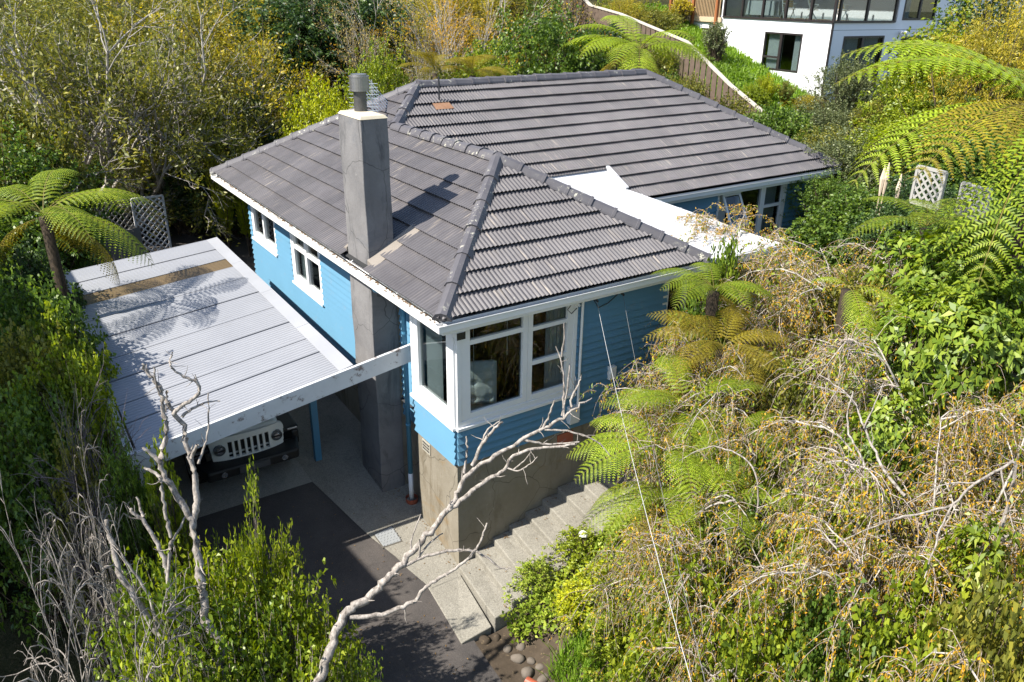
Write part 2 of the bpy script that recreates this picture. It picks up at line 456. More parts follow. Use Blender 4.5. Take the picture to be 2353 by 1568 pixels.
def sheath(name, fixed, axis, a, b, z0, z1, holes, th=.03):
    """wall sheet with rectangular openings, along x (axis 0) at y=fixed or along y (axis 1) at x=fixed"""
    mb = MB(); us = sorted({a, b, *[h[0] for h in holes], *[h[1] for h in holes]})
    for p, q in zip(us[:-1], us[1:]):
        zs = [(z0, z1)]
        for h in holes:
            if h[0] <= p and h[1] >= q:
                zs = [s for (c, d) in zs for s in ((c, min(d, h[2])), (max(c, h[3]), d)) if s[1] - s[0] > .001]
        for c, d in zs:
            if axis == 0: mb.box((p, fixed, c), (q, fixed + th, d))
            else: mb.box((fixed, p, c), (fixed + th, q, d))
    return mb.build(name, M['blue'], house)
FH = [(BX, 2.74, 2.67, 4.42)]
wall_f = sheath('wall', FY, 0, BX, 4.68, ZC, 4.42, FH)
boards(wall_f, (0, FY, 0), 0, lambda z: minus(BX, 4.68, FH, z), ZC - .03, 4.42)
LH = [(8.85, 10.60, 3.12, 4.40), (6.13, 7.86, 2.80, 4.40)]
wall_l = sheath('wall', WX, 1, 1.80, NY, ZC, 4.42, LH)
rl = -math.pi / 2
def lspan(z): return [(-b, -a) for (a, b) in minus(1.84, NY, LH + [(2.6, 3.43, 0, 5)], z)]
boards(wall_l, (WX, 0, 0), rl, lspan, ZC - .14, 4.42)
wall_b = sheath('wall', BX, 1, FY + .03, 1.86, ZC, 4.42, [(FY + .03, 1.86, 2.67, 4.42)])
boards(wall_b, (BX, 0, 0), rl, lambda z: [(-1.80, -FY)], ZC - .03, 2.66)
jb = MB(); jb.box((BX + .03, 1.80, ZC), (WX, 1.83, 4.42)); jb.build('wall', M['blue'], house)
RH = [(9.93, 12.46, 2.62, 4.40)]
wall_r = sheath('wall', BY, 0, 4.9, EX, ZC, 4.42, RH)
boards(wall_r, (0, BY, 0), 0, lambda z: minus(6.7, EX, RH, z), ZC - .1, 4.42)
mb = MB(); mb.box((EX - .03, BY + .03, ZC), (EX, NY, 4.42)); mb.box((WX + .03, NY - .03, ZC), (EX - .03, NY, 4.42)); mb.build('wall', M['blue'], house)
# sun porch filling the corner of the L
PH = [(4.86, 6.5, 2.9, 4.35)]
wall_p = sheath('wall', .75, 0, 4.68, 6.68, 1.6, 4.5, PH)
boards(wall_p, (0, .75, 0), 0, lambda z: minus(4.68, 6.68, PH, z), 1.6, 4.5)
mb = MB(); mb.box((6.65, .78, 1.6), (6.68, 4.22, 4.55)); mb.box((4.64, FY + .01, 1.6), (4.68, .75, 4.5)); mb.build('wall', M['blue'], house)

# rooms behind the glass
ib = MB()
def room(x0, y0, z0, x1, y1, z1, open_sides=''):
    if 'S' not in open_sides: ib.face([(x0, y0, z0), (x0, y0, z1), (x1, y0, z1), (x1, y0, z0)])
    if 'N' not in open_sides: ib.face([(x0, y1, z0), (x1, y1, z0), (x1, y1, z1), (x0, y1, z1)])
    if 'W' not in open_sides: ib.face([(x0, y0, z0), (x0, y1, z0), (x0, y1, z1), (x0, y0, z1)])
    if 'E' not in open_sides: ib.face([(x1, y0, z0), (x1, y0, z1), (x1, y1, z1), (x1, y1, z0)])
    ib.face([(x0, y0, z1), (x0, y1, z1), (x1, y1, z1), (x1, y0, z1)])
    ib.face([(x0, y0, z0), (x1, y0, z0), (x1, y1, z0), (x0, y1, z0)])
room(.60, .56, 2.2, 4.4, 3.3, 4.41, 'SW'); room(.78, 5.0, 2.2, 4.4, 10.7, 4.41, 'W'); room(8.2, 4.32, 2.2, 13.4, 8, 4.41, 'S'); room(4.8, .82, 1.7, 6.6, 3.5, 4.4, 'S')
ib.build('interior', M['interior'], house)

# ------------------------------------------------------------------ windows
def window(parent, axis, fixed, sgn, u0, u1, z0, z1, frames, panes, sill=True, white=None, depth=.07, sillw=.05, out=.035):
    """axis 0: along x at y=fixed, outward = sgn*y ; axis 1: along y at x=fixed.  frames / panes are (u0,u1,z0,z1)"""
    white = white or M['white']
    def bx(mb, r, d0, d1):
        a, b = sorted((fixed + sgn * d0, fixed + sgn * d1))
        if axis == 0: mb.box((r[0], a, r[2]), (r[1], b, r[3]))
        else: mb.box((a, r[0], r[2]), (b, r[1], r[3]))
    f = MB()
    bx(f, (u0, u1, z1 - .07, z1), -depth, out); bx(f, (u0, u1, z0, z0 + .09), -depth, out)
    bx(f, (u0, u0 + .07, z0 + .09, z1 - .07), -depth, out); bx(f, (u1 - .07, u1, z0 + .09, z1 - .07), -depth, out)
    w = f.build('window', white, parent, bevel=.004)
    for k, r in enumerate(frames):
        m = MB(); bx(m, r, -depth + .01 + .003 * (k % 3), out - .012 - .003 * (k % 3)); m.build('sash', white, w, bevel=.003)
    for r in panes:
        m = MB(); bx(m, r, -.036, -.030); m.build('pane', M['glass'], w)
    if sill:
        s = MB(); bx(s, (u0 - .02, u1 + .02, z0 - sillw, z0), -.02, out + .04); s.build('sill', white, w, bevel=.004)
    return w
def curtain(parent, a, b, z0, z1, amp=.03, n=9, mat=None, thin=None):
    """hanging cloth between plan points a and b"""
    a = Vector((*a, 0)); b = Vector((*b, 0)); d = b - a; nrm = Vector((-d.y, d.x, 0)).normalized(); N = n * 4
    mb = MB()
    for i in range(N):
        p, q = i / N, (i + 1) / N
        f = lambda t, z: tuple(a + d * t + nrm * amp * math.sin(t * n * 2 * math.pi) * (1.15 if z == z0 else .8) + Vector((0, 0, z)))
        mb.face([f(p, z0), f(q, z0), f(q, z1), f(p, z1)])
    return mb.build('curtain', mat or M['curtain'], parent, smooth=True)
# corner picture window, front
fw = window(house, 0, FY, -1, .52, 2.74, 2.67, 4.40,
            [(.59, .755, 2.76, 4.33), (1.70, 1.79, 2.76, 4.33), (1.795, 1.885, 2.76, 4.33), (2.55, 2.67, 2.76, 4.33),
             (.755, 1.70, 2.76, 2.86), (.755, 1.70, 3.985, 4.06), (1.885, 2.55, 2.76, 2.86), (1.885, 2.55, 3.375, 3.445), (1.885, 2.55, 3.955, 4.02), (.755, 2.55, 4.30, 4.335)],
            [(.755, 1.70, 2.86, 3.985), (.755, 1.70, 4.06, 4.30), (1.885, 2.55, 2.86, 3.375), (1.885, 2.55, 3.445, 3.955), (1.885, 2.55, 4.02, 4.30)])
lw = window(house, 1, BX, -1, .49, 1.86, 2.67, 4.40,
            [(.56, .72, 2.76, 4.33), (1.64, 1.79, 2.76, 4.33), (.72, 1.64, 2.76, 2.88), (.72, 1.64, 4.27, 4.335)], [(.72, 1.64, 2.88, 4.27)])
curtain(lw, (.66, 1.66), (.70, 1.20), 2.45, 4.36, .03, 6); curtain(fw, (2.62, .64), (2.30, .70), 2.45, 4.36, .03, 5)
bl = MB(); bl.tube([(.90, .60, 2.95), (.90, .60, 4.3)], .006, 5); bl.tube([(1.50, .60, 3.6), (1.50, .60, 4.3)], .006, 5); bl.build('blind_cord', M['curtain'], fw)
# left wall windows
wa = window(house, 1, WX, -1, 8.85, 10.60, 3.12, 4.38, [(9.70, 9.80, 3.21, 4.31), (8.92, 9.70, 4.0, 4.06), (8.92, 9.0, 3.21, 4.31), (10.46, 10.53, 3.21, 4.31), (9.0, 10.46, 3.21, 3.27)],
            [(8.92, 9.70, 3.21, 4.0), (8.92, 9.70, 4.06, 4.31), (9.80, 10.53, 3.21, 4.31)])
wb = window(house, 1, WX, -1, 6.13, 7.86, 2.80, 4.38, [(6.94, 7.06, 2.89, 4.31), (6.20, 6.94, 3.58, 3.66), (7.06, 7.79, 3.58, 3.66), (6.20, 6.28, 2.89, 4.31), (7.71, 7.79, 2.89, 4.31), (6.28, 7.71, 2.89, 2.96)],
            [(6.20, 6.94, 2.89, 3.58), (6.20, 6.94, 3.66, 4.31), (7.06, 7.79, 2.89, 3.58), (7.06, 7.79, 3.66, 4.31)])
curtain(wb, (.86, 7.80), (.86, 7.45), 2.6, 4.38, .03, 4); curtain(wb, (.86, 6.45), (.86, 6.2), 2.6, 4.38, .03, 3)
# bedroom window of the back wing: fixed pane, open sash, casement
wc = window(house, 0, BY, -1, 9.93, 12.46, 2.62, 4.38, [(11.50, 11.58, 2.71, 4.31), (11.585, 11.67, 2.71, 4.31), (12.30, 12.39, 2.71, 4.31), (11.67, 12.30, 3.78, 3.85), (10.66, 10.74, 2.71, 4.31), (10.0, 10.66, 3.42, 3.5)],
            [(10.74, 11.50, 2.71, 4.31), (11.67, 12.30, 2.71, 3.78), (11.67, 12.30, 3.85, 4.31), (10.0, 10.66, 2.71, 3.42)])
curtain(wc, (11.66, BY + .2), (12.34, BY + .2), 2.4, 4.35, .03, 8); curtain(wc, (10.1, BY + .2), (10.5, BY + .2), 2.4, 4.35, .03, 5)
sb = MB()
for r in ((0, .62, -.07, 0), (0, .62, -.84, -.77), (0, .06, -.77, -.07), (.56, .62, -.77, -.07)): sb.box((r[0], -.02, r[2]), (r[1], .02, r[3]))
so = sb.build('open_sash', M['white'], wc); so.location = (10.03, BY - .05, 4.33); so.rotation_euler = (R(-28), 0, 0)
pb = MB(); pb.box((.06, -.004, -.77), (.56, .004, -.07)); po = pb.build('pane', M['glass'], wc); po.location = so.location; po.rotation_euler = so.rotation_euler
window(house, 0, .75, -1, 4.86, 6.5, 2.9, 4.33, [(5.38, 5.46, 2.99, 4.26), (5.94, 6.02, 2.99, 4.26)], [(4.93, 5.38, 2.99, 4.26), (5.46, 5.94, 2.99, 4.26), (6.02, 6.43, 2.99, 4.26)])
mb = MB(); mb.box((4.60, FY - .03, 2.0), (4.72, FY + .03, 4.42)); mb.build('corner_post', M['white'], house)

# ------------------------------------------------------------------ roof: every tile is real; the 300 nearest are single parts
GA = .358; TW = .30
def tile_template():
    n = 12; out = []
    pr = lambda i: 0.014 * (1 - math.cos(2 * math.pi * i / 3.0))
    for i in range(n):
        a0, a1 = i * TW / n + .001, (i + 1) * TW / n + (.001 if i < n - 1 else -.001)
        h0, h1 = pr(i), pr(i + 1); top = GA + .035
        out.append(([(a0, 0, .058 + h0), (a1, 0, .058 + h1), (a1, top, .008 + h1), (a0, top, .008 + h0)], [(i / n, 0), ((i + 1) / n, 0), ((i + 1) / n, 1), (i / n, 1)]))
        out.append(([(a0, .05, .006), (a1, .05, .006), (a1, 0, .058 + h1), (a0, 0, .058 + h0)], [(i / n, 0), ((i + 1) / n, 0), ((i + 1) / n, .02), (i / n, .02)]))
    return out
TT = tile_template()
def clip_faces(faces, da, ds, poly):
    res = []
    n = len(poly)
    for P, U in faces:
        pts = [((p[0] + da, p[1] + ds, p[2]), u) for p, u in zip(P, U)]
        for i in range(n):
            (ax, ay), (bx, by) = poly[i], poly[(i + 1) % n]
            f = lambda p: (bx - ax) * (p[1] - ay) - (by - ay) * (p[0] - ax)
            o = []
            for k in range(len(pts)):
                p, q = pts[k], pts[(k + 1) % len(pts)]
                fp, fq = f(p[0]), f(q[0])
                if fp >= 0: o.append(p)
                if (fp >= 0) != (fq >= 0):
                    t = fp / (fp - fq)
                    o.append((tuple(x + (y - x) * t for x, y in zip(p[0], q[0])), tuple(x + (y - x) * t for x, y in zip(p[1], q[1]))))
            pts = o
            if len(pts) < 3: break
        if len(pts) >= 3: res.append(([p[0] for p in pts], [p[1] for p in pts]))
    return res
def faces_mesh(name, faces, mat):
    v = []; f = []; uv = []
    for P, U in faces:
        f.append(tuple(range(len(v), len(v) + len(P)))); v += P; uv += U
    me = bpy.data.meshes.new(name); me.from_pydata(v, [], f)
    l = me.uv_layers.new(name='UVMap'); l.data.foreach_set('uv', [c for u in uv for c in u]); me.materials.append(mat); return me
def weld(me):
    b = bmesh.new(); b.from_mesh(me); bmesh.ops.remove_doubles(b, verts=b.verts, dist=.0004); b.to_mesh(me); b.free(); return me
L1 = 2.6 / PC; L2 = HD / PC
PL = [  # origin, along, up-slope, convex polygons
    ((0, 0, Z0), (1, 0, 0), (0, PC, PS), [[(0, 0), (X1, 0), (2.6, L1)]]),
    ((0, Y2, Z0), (0, -1, 0), (PC, 0, PS), [[(4.8, 0), (Y2, 0), (Y2 - 2.6, L1), (4.8, L1)], [(0, 0), (4.8, 0), (4.8, L1), (HD, L2)]]),
    ((0, Y1, Z0), (1, 0, 0), (0, PC, PS), [[(6.9, 0), (X2, 0), (X2 - HD, L2), (6.9, L2)], [(6.9, 1.07), (6.9, L2), (HD, L2), (2.6, L1), (4.28, 1.07)]]),
    ((X1, 0, Z0), (0, 1, 0), (-PC, 0, PS), [[(.3, .34), (Y1 + .3, .34), (Y1 + 2.6, L1), (2.6, L1)]]),
    ((X2, Y1, Z0), (0, 1, 0), (-PC, 0, PS), [[(0, 0), (2 * HD, 0), (HD, L2)]]),
    ((X2, Y2, Z0), (-1, 0, 0), (0, -PC, PS), [[(0, 0), (X2, 0), (X2 - HD, L2), (HD, L2)]]),
]
rb = MB()
for O, A, S_, polys in PL:
    O = Vector(O); A = Vector(A); S_ = Vector(S_)
    for po in polys: rb.face([O + A * a + S_ * max(s, .13) - A.cross(S_) * .012 for a, s in po])
roof = rb.build('roof', plain('roof_underlay', (.03, .03, .03), .9, .1), house)
tiles = []
CHIM = (.1757, .6266, 2.595, 3.431)
for pi, (O, A, S_, polys) in enumerate(PL):
    O = Vector(O); A = Vector(A); S_ = Vector(S_); N = A.cross(S_)
    amax = max(p[0] for q in polys for p in q); smax = max(p[1] for q in polys for p in q)
    for j in range(int(smax / GA) + 2):
        s0 = .10 + j * GA - .03
        off = TW / 2 if j % 2 else 0
        for i in range(-1, int(amax / TW) + 2):
            a0 = i * TW - off
            for po in polys:
                # quick reject / accept
                corners = [(a0, s0), (a0 + TW, s0), (a0 + TW, s0 + GA + .035), (a0, s0 + GA + .035)]
                ins = []
                for (x, y) in corners:
                    ins.append(min((po[(k + 1) % len(po)][0] - po[k][0]) * (y - po[k][1]) - (po[(k + 1) % len(po)][1] - po[k][1]) * (x - po[k][0]) for k in range(len(po))))
                full = min(ins) >= -1e-6
                fs = None
                if not full:
                    fs = clip_faces(TT, a0, s0, po)
                    if not fs: continue
                c = O + A * (a0 + TW / 2) + S_ * (s0 + GA / 2)
                if pi == 1 and CHIM[2] + .02 < c.y < CHIM[3] - .02 and c.x < CHIM[1] - .05: continue
                dist = (c - Vector(CAM)).length + (50 if pi > 2 else 0)
                tiles.append((dist, pi, a0, s0, fs, po))
tiles.sort(key=lambda t: t[0])
TMESH = weld(faces_mesh('roof_tile', TT, M['tile']))
PM = []
for O, A, S_, _ in PL:
    A = Vector(A); S_ = Vector(S_); N = A.cross(S_)
    PM.append(Matrix(((A.x, S_.x, N.x, O[0]), (A.y, S_.y, N.y, O[1]), (A.z, S_.z, N.z, O[2]), (0, 0, 0, 1))))
rng = random.Random(4)
for (dist, pi, a0, s0, fs, po) in tiles[:298]:
    me = TMESH if fs is None else weld(faces_mesh('roof_tile', [([(p[0] - a0, p[1] - s0, p[2]) for p in P], U) for P, U in fs], M['tile']))
    o = link('roof_tile', me, roof)
    o.matrix_local = PM[pi] @ Matrix.Translation((a0, s0, rng.uniform(-.003, .004))) @ Matrix.Rotation(rng.gauss(0, .006), 4, 'X')
rest = []
for (dist, pi, a0, s0, fs, po) in tiles[298:]:
    f = fs if fs is not None else [([(p[0] + a0, p[1] + s0, p[2]) for p in P], U) for P, U in TT]
    dz = rng.uniform(-.003, .004); m = PM[pi]
    ws = [([tuple(m @ Vector((p[0], p[1], p[2] + dz))) for p in P], U) for P, U in f]
    rest += ws
tag(link('roof_tiles', weld(faces_mesh('roof_tiles', rest, M['tile'])), roof), kind='stuff')

# ridge and hip caps, one object each
def cap_mesh():
    mb = MB(); prof = [(-.135, -.055), (-.125, -.02), (-.075, .055), (0, .08), (.075, .055), (.125, -.02), (.135, -.055)]
    def ring(x, k, dz): return [(x, y * k, z * k + dz) for y, z in prof]
    rs = [ring(0, 1.06, .018), ring(.045, 1.06, .016), ring(.05, 1.0, .012), ring(.44, .93, 0)]
    for r0, r1 in zip(rs[:-1], rs[1:]):
        for i in range(len(prof) - 1): mb.face([r0[i], r1[i], r1[i + 1], r0[i + 1]])
    mb.face(rs[0])
    return weld(mb.mesh('ridge_cap', M['cap']))
CAPM = cap_mesh()
def caps(p, q, up, ln=.40):
    p = Vector(p); q = Vector(q); d = (q - p); n = max(1, round(d.length / ln)); st = d / n; x = d.normalized()
    z = Vector(up); z = (z - x * z.dot(x)).normalized(); y = z.cross(x)
    for i in range(n):
        o = link('ridge_cap', CAPM, roof); b = p + st * i + z * (.042 + rng.uniform(-.004, .006))
        k = st.length / .40
        m = Matrix(((x.x * k, y.x, z.x, b.x), (x.y * k, y.y, z.y, b.y), (x.z * k, y.z, z.z, b.z), (0, 0, 0, 1)))
        o.matrix_local = m @ Matrix.Rotation(rng.gauss(0, .02), 4, 'Z')
ZA = Z0 + PT * 2.6; ZB = Z0 + PT * HD
up1 = (-PT, -PT, 2)
caps((.10, .10, Z0 + .03), (2.6, 2.6, ZA), up1, .62)
caps((X1 - .05, .05, Z0 + .03), (2.6, 2.6, ZA), (PT, -PT, 2), .42)
caps((2.6, 2.6, ZA), (2.6, Y1 + 2.6, ZA), (0, 0, 1), .42)
caps((2.6, Y1 + 2.6, ZA), (HD, YM, ZB), up1, .52)
caps((.05, Y2 - .05, Z0 + .03), (HD, YM, ZB), (-PT, PT, 2), .45)
caps((HD, YM, ZB), (X2 - HD, YM, ZB), (0, 0, 1), .45)
caps((X2 - .05, Y1 + .05, Z0 + .03), (X2 - HD, YM, ZB), (PT, -PT, 2), .5)
caps((X2 - .05, Y2 - .05, Z0 + .03), (X2 - HD, YM, ZB), (PT, PT, 2), .5)

# eaves: soffit, fascia, gutters with brackets
sf = MB()
sf.box((.12, .12, 4.42), (5.4, FY + .05, 4.44)); sf.box((.12, FY + .05, 4.42), (WX + .05, Y2 - .12, 4.438)); sf.box((5.4, Y1 + .12, 4.42), (X2 - .12, BY + .05, 4.44)); sf.box((EX - .05, BY + .05, 4.42), (X2 - .12, Y2 - .12, 4.438)); sf.box((WX + .05, NY - .05, 4.42), (EX - .05, Y2 - .12, 4.436))
sf.build('soffit', M['white'], house)
fa = MB()
fa.box((.125, .125, 4.40), (X1, .15, 4.585)); fa.box((.125, .15, 4.40), (.15, Y2 - .125, 4.585)); fa.box((6.96, Y1 + .125, 4.40), (X2 - .125, Y1 + .15, 4.585)); fa.box((X2 - .15, Y1 + .15, 4.40), (X2 - .125, Y2 - .125, 4.585)); fa.box((.15, Y2 - .15, 4.40), (X2 - .15, Y2 - .125, 4.585))
fa.build('fascia', M['white'], house)
def gutter(p, q, out):
    p = Vector(p); q = Vector(q); o = Vector(out); mb = MB()
    prof = [(-.125, .0), (-.125, -.045), (-.02, -.05), (-.012, -.115), (0, -.10), (.0, -.008), (.012, .0), (.012, -.012)]
    r0 = [p + o * a + Vector((0, 0, b)) for a, b in prof]; r1 = [q + o * a + Vector((0, 0, b)) for a, b in prof]
    for i in range(len(prof) - 1): mb.face([r0[i], r1[i], r1[i + 1], r0[i + 1]])
    mb.face([r0[i] for i in (0, 1, 2, 3, 4, 5)]); mb.face([r1[i] for i in (0, 1, 2, 3, 4, 5)][::-1])
    g = mb.build('gutter', M['gutter'], house)
    s = g.modifiers.new('solid', 'SOLIDIFY'); s.thickness = .004; return g
GZ = Z0 + .0
g1 = gutter((0, 0, GZ), (0, Y2 + .02, GZ), (-1, 0, 0)); g2 = gutter((-.0, 0, GZ), (X1 + .3, 0, GZ), (0, -1, 0)); gutter((6.96, Y1, GZ), (X2, Y1, GZ), (0, -1, 0)); gutter((X2, Y1, GZ), (X2, Y2, GZ), (1, 0, 0))
bm_ = MB(); bm_.tube([(0, 0, .0), (.02, .0, .05), (.07, .02, .012), (.125, .02, .06)], .006, 4); BR_ = bm_.mesh('gutter_bracket', M['alu'])
for i in range(13): link('gutter_bracket', BR_, g1, (0, .55 + i * .85, GZ))
# moss and leaf crumbs lying in the left gutter
mb = MB()
for i in range(260):
    y = rng.uniform(.1, Y2); x = .12 - abs(rng.gauss(0, .03)); z = GZ - .040; r = rng.uniform(.006, .018)
    mb.face([(x - r, y - r, z), (x + r, y - r * .6, z + .006), (x + r * .8, y + r, z + .01), (x - r, y + r * .7, z + .004)])
tag(mb.build('gutter_debris', plain('leaf_crumbs', (.13, .085, .05), .9, .1, var=.5, vs=20), g1), kind='stuff')

# ------------------------------------------------------------------ chimney
cx0, cx1, cy0, cy1 = CHIM; CT = 6.972
def rough_prism(name, x0, x1, y0, y1, z0, z1, mat, parent, n=14, amp=.006):
    b = bmesh.new(); bmesh.ops.create_cube(b, size=1)
    for v in b.verts: v.co = ((x0 + x1) / 2 + v.co.x * (x1 - x0), (y0 + y1) / 2 + v.co.y * (y1 - y0), (z0 + z1) / 2 + v.co.z * (z1 - z0))
    bmesh.ops.subdivide_edges(b, edges=[e for e in b.edges if abs(e.verts[0].co.z - e.verts[1].co.z) > .1], cuts=n)
    rr = random.Random(8)
    for v in b.verts: v.co.x += rr.gauss(0, amp); v.co.y += rr.gauss(0, amp)
    me = bpy.data.meshes.new(name); b.to_mesh(me); b.free(); me.materials.append(mat)
    o = link(name, me, parent); m = o.modifiers.new('bevel', 'BEVEL'); m.width = .012; m.segments = 2; m.limit_method = 'ANGLE'; return o
chim = rough_prism('chimney', cx0, cx1, cy0, cy1, -.3, CT - .01, M['chimney'], house)
rough_prism('chimney_breast', cx0 + .02, WX + .03, cy0 + .012, cy1 - .02, -.3, 4.38, M['concrete'], house, 10, .004)
tp = MB(); tp.hexa([(cx0 - .004, cy0 - .004, CT - .012), (cx1 + .004, cy0 - .004, CT - .012), (cx1 + .004, cy1 + .004, CT - .012), (cx0 - .004, cy1 + .004, CT - .012), (cx0 + .03, cy0 + .03, CT + .03), (cx1 - .03, cy0 + .03, CT + .03), (cx1 - .03, cy1 - .03, CT + .03), (cx0 + .03, cy1 - .03, CT + .03)])
tp.build('chimney_capping', plain('cream_mortar', (.45, .40, .30), .9, .1, var=.2, vs=9), chim)
fp = MB(); fx, fy = .47, 3.22
fp.cyl((fx, fy), .10, .10, CT, CT + .34, 24); fp.build('flue_pipe', plain('sooty_flue', (.11, .105, .10), .5, .4, .7, var=.5, vs=8), chim, smooth=False)
fc = MB(); fc.cyl((fx, fy), .155, .155, CT + .33, CT + .35, 28); fc.cyl((fx, fy), .15, .15, CT + .35, CT + .54, 28); fc.cyl((fx, fy), .155, .155, CT + .53, CT + .55, 28); fc.cyl((fx, fy), .12, .12, CT + .545, CT + .575, 28)
fc.build('flue_cowl', M['steel'], chim)
fl = MB()  # lead flashing round the foot of the stack
zr = lambda x: Z0 + PT * x + .055
fl.hexa([(cx0 - .02, cy0 - .26, zr(cx0 - .02) - .03), (.98, cy0 - .26, zr(.98) - .03), (.98, cy0 + .01, zr(.98) - .03), (cx0 - .02, cy0 + .01, zr(cx0 - .02) - .03), (cx0 - .02, cy0 - .26, zr(cx0 - .02)), (.98, cy0 - .26, zr(.98)), (.98, cy0 + .01, zr(.98) + .03), (cx0 - .02, cy0 + .01, zr(cx0 - .02) + .05)])
fl.build('flashing', plain('brown_flashing', (.19, .165, .14), .6, .3, var=.15), chim); fl = MB()
fl.hexa([(cx0 - .02, cy1 - .01, zr(cx0 - .02) - .03), (.92, cy1 - .01, zr(.92) - .03), (.92, cy1 + .16, zr(.92) - .03), (cx0 - .02, cy1 + .16, zr(cx0 - .02) - .03), (cx0 - .02, cy1 - .01, zr(cx0 - .02) + .05), (.92, cy1 - .01, zr(.92) + .03), (.92, cy1 + .16, zr(.92)), (cx0 - .02, cy1 + .16, zr(cx0 - .02))])
fl.build('flashing', bpy.data.materials['brown_flashing'], chim)

# vent pipe with rust streak, TV antenna
vp = MB(); vz = Z0 + PT * (6.996 - Y1); vp.tube([(3.943, 6.996, vz - .1), (3.943, 6.996, vz + .55)], .02, 8); vp.build('vent_pipe', M['darkmetal'], roof)
ru = MB()
def rp(a, s, n=.062): O, A, S_, _ = PL[2]; O = Vector(O); A = Vector(A); S_ = Vector(S_); return O + A * a + S_ * s + A.cross(S_) * n
sv = (6.996 - Y1) / PC
ru.face([rp(3.72, sv - .27, .066), rp(4.16, sv - .27, .066), rp(4.14, sv + .05, .05), rp(3.74, sv + .05, .05)])
t_ = NT('rust_flashing'); n_ = t_.noise(t_.pos(), 7, 5, .7)
ru.build('rust_flashing', t_.done(t_.ramp(n_, ((.3, (.19, .095, .05)), (.7, (.27, .16, .10)))), .8, .2), roof)
an = thing('tv_antenna', 'silver television antenna mounted on the roof behind the chimney', 'antenna', (2.55, 7.35, Z0 + PT * 2.45))
ab = MB(); ab.tube([(0, 0, -.05), (0, 0, .95)], .016, 6); ab.build('mast', M['alu'], an)
bd = Vector((.62, .78, 0)).normalized(); cd_ = Vector((.78, -.62, 0)).normalized()
ab = MB(); ab.tube([Vector((0, 0, .62)) - bd * .7, Vector((0, 0, .62)) + bd * .7], .012, 5); ab.build('boom', M['darkmetal'], an)
for i in range(8):
    c = Vector((0, 0, .62)) + bd * (-.65 + i * .185)
    e = MB(); e.tube([c - cd_ * .22 + Vector((0, 0, .26)), c, c + cd_ * .22 + Vector((0, 0, -.26))], .008, 5); e.build('element', M['alu'], an)
for sgn in (-1, 1):
    e = MB(); c = Vector((0, 0, .62)) - bd * .72
    for k in range(5): e.tube([c + Vector((0, 0, sgn * (.05 + k * .07))) - cd_ * .3, c + Vector((0, 0, sgn * (.05 + k * .07))) + cd_ * .3], .006, 4)
    e.build('reflector', M['alu'], an)

# ------------------------------------------------------------------ white membrane roof over the sun porch
pr = MB()
top = [(4.28, 4.78, 5.155), (5.36, 4.78, 5.16), (6.87, 4.78, 5.165), (6.95, 4.16, 4.83), (6.96, 3.2, 4.79), (6.97, 1.0, 4.70), (6.98, .02, 4.66), (5.16, .02, 4.64), (4.70, .62, 4.93), (4.72, 4.1, 4.95)]
pr.face([top[1], top[2], top[3], (5.0, 4.16, 4.83)][::-1]); pr.face([(5.0, 4.16, 4.83), top[3], top[4], (4.9, 3.2, 4.79)][::-1]); pr.face([(4.9, 3.2, 4.79), top[4], top[5], (4.8, 1.0, 4.70)][::-1]); pr.face([(4.8, 1.0, 4.70), top[5], top[6], (5.1, .02, 4.65)][::-1])
pr.face([top[1], (5.0, 4.16, 4.83), (4.45, 4.3, 5.04), top[0]]); pr.face([(5.0, 4.16, 4.83), (4.9, 3.2, 4.79), (4.5, 3.2, 5.0), (4.45, 4.3, 5.04)]); pr.face([(4.9, 3.2, 4.79), (4.8, 1.0, 4.70), (4.45, 1.0, 4.97), (4.5, 3.2, 5.0)])
fr = pr.build('porch_roof', M['membrane'], house); bpy.context.view_layer.update()
b_ = bmesh.new(); b_.from_mesh(fr.data); bmesh.ops.remove_doubles(b_, verts=b_.verts, dist=.001); bmesh.ops.recalc_face_normals(b_, faces=b_.faces); b_.to_mesh(fr.data); b_.free()
s_ = fr.modifiers.new('solid', 'SOLIDIFY'); s_.thickness = .05; s_.offset = -1
pe = MB(); pe.box((5.2, .0, 4.50), (6.94, .03, 4.64)); pe.box((6.92, .03, 4.50), (6.95, 4.1, 4.68)); pe.build('porch_fascia', M['white'], house)
se = MB()  # folded membrane upstands at the tile edge
se.hexa([rp(6.90, .40, .0), rp(6.99, .40, .0), rp(6.93, 1.12, .0), rp(6.84, 1.12, .0), rp(6.90, .40, .085), rp(6.99, .40, .075), rp(6.93, 1.12, .075), rp(6.84, 1.12, .085)])
for k in range(6):
    y = .75 + k * .58; zz = 4.66 + (y - .02) * .0410 + .002
    q = MB(); q.hexa([(5.0, y, zz - .01), (6.965, y, zz - .01), (6.965, y + .05, zz - .008), (5.0, y + .05, zz - .008), (5.0, y, zz + .006), (6.965, y, zz + .006), (6.965, y + .05, zz + .008), (5.0, y + .05, zz + .008)]); q.build('membrane_seam', M['membrane'], fr)
se.build('membrane_upstand', M['membrane'], fr)

